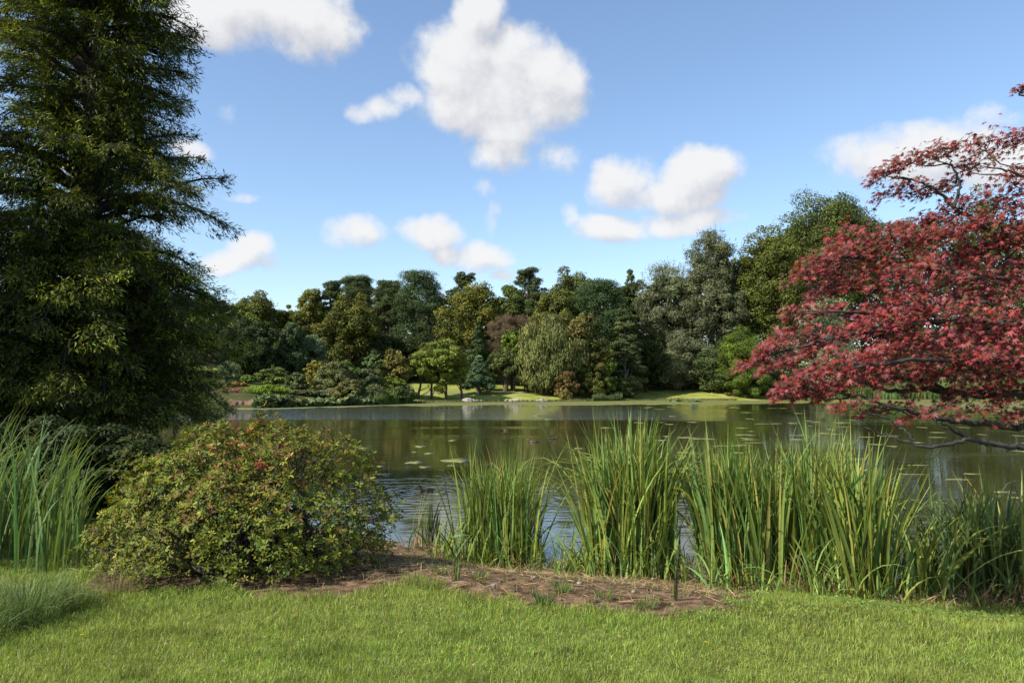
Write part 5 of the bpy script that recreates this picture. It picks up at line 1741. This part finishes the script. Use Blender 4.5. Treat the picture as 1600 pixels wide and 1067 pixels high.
def shore_litter():
    """broken stems and dead leaves lying where the reeds meet the bank"""
    n = 2600
    px = RG.uniform(640, 1640, n)
    Ys = np.linspace(7, 12.5, 260)
    gx = np.linspace(630, 1650, 80); tab = []
    for q in gx:
        k = np.argmax(sdf((q - 800) / FPX * Ys, Ys) < 0); tab.append(Ys[k])
    Y = np.interp(px, gx, tab) - RG.uniform(-.12, .38, n) ** 1
    x = (px - 800) / FPX * Y
    P = np.stack([x, Y, np.maximum(height(x, Y), 0) + RG.uniform(.005, .05, n)], -1)
    g = Geo()
    blades(g, P, RG.uniform(.06, .38, n), RG.uniform(0, 6.28, n), RG.uniform(.7, 1.55, n), RG.uniform(-.3, .9, n), RG.uniform(.004, .014, n), vary((.30, .22, .12), n, .35, .15), nseg=4, fold=0, pw=1)
    tag(g.build("reed_litter", M_BLADE), "broken brown reed stems and dead leaves along the waterline", "litter", kind="stuff")


shore_litter()


def clods():
    n = 2600
    lo, hi = SOIL.min(0), SOIL.max(0)
    x = RG.uniform(lo[0], hi[0], n * 2); y = RG.uniform(lo[1], hi[1], n * 2)
    k = (sdf(x, y, SOIL) < .05) & (sdf(x, y) > .03); x, y = x[k], y[k]; n = len(x)
    ico = np.array([(0, 0, 1), (.9, 0, .3), (.28, .85, .3), (-.72, .53, .3), (-.72, -.53, .3), (.28, -.85, .3), (.5, .3, -.5), (-.5, .3, -.5), (0, -.6, -.5)])
    f3 = [(0, 1, 2), (0, 2, 3), (0, 3, 4), (0, 4, 5), (0, 5, 1), (1, 6, 2), (2, 6, 7), (2, 7, 3), (3, 7, 4), (4, 7, 8), (4, 8, 5), (5, 8, 1), (1, 8, 6)]
    Z = unit(rdir(n) * .6 + np.array([0, 0, 1.0])); X, Yv = frames(Z)
    g = Geo()
    sz = .005 + .018 * RG.random(n) ** 3
    leaves(g, ico * np.array([1, .75, .6]), f3, None, np.stack([x, y, height(x, y) + .002], -1), X, Yv, Z, sz, vary((.13, .082, .05), n, .35, .1))
    tag(g.build("soil_clods", M_FAR), "small crumbs and clods of earth on the bare soil", "soil", kind="stuff")


clods()

for px, py, s in [(905, 912, .028), (770, 915, .022), (835, 902, .018), (990, 925, .02), (930, 900, .024), (1020, 905, .02), (740, 895, .016), (700, 885, .02)]:
    p = on_ground(px, py)
    rock(tuple(p + np.array([0, 0, .005])), (s, s, s), "small pale pebble on the bare soil", "pebbles on the bare soil", name="pebble")
p = on_ground(1588, 932)
rock(tuple(p + np.array([0, 0, .01])), (.09, .07, .05), "flat brown stone at the water edge by the iris clump", name="stone", col=M_BARK)


def flower(px, py, label):
    p = on_ground(px, py)
    root = empty("yellow_flower", p, label, "flower", "yellow flowers in the lawn")
    g = Geo(); tube(g, p + np.array([[0, 0, 0], [.003, 0, .03], [.004, 0, .06]]), np.array([.0015, .0012, .001]), 5, (.1, .16, .03)); g.build("stem", M_BLADE, root, p)
    n = 14; g = Geo(); a = np.linspace(0, 6.28, n, endpoint=False)
    Yv = np.stack([np.cos(a), np.sin(a), np.full(n, .25)], -1); Yv = unit(Yv); Z = unit(np.array([0, 0, 1.0]) - Yv * Yv[:, 2:3]); X = np.cross(Yv, Z)
    leaves(g, OVAL[0] * np.array([1.4, 1, 1]), OVAL[1], OVAL[2], np.tile(p + np.array([.004, 0, .061]), (n, 1)), X, Yv, Z, .013, np.tile([[.6, .42, .02]], (n, 1)))
    g.build("petal", M_BLADE, root, p)


flower(1102, 1018, "yellow flower low in the right half of the lawn")
flower(563, 950, "yellow flower in the lawn by the bush shadow")
flower(126, 1006, "yellow flower in the lawn near the sedge mound")
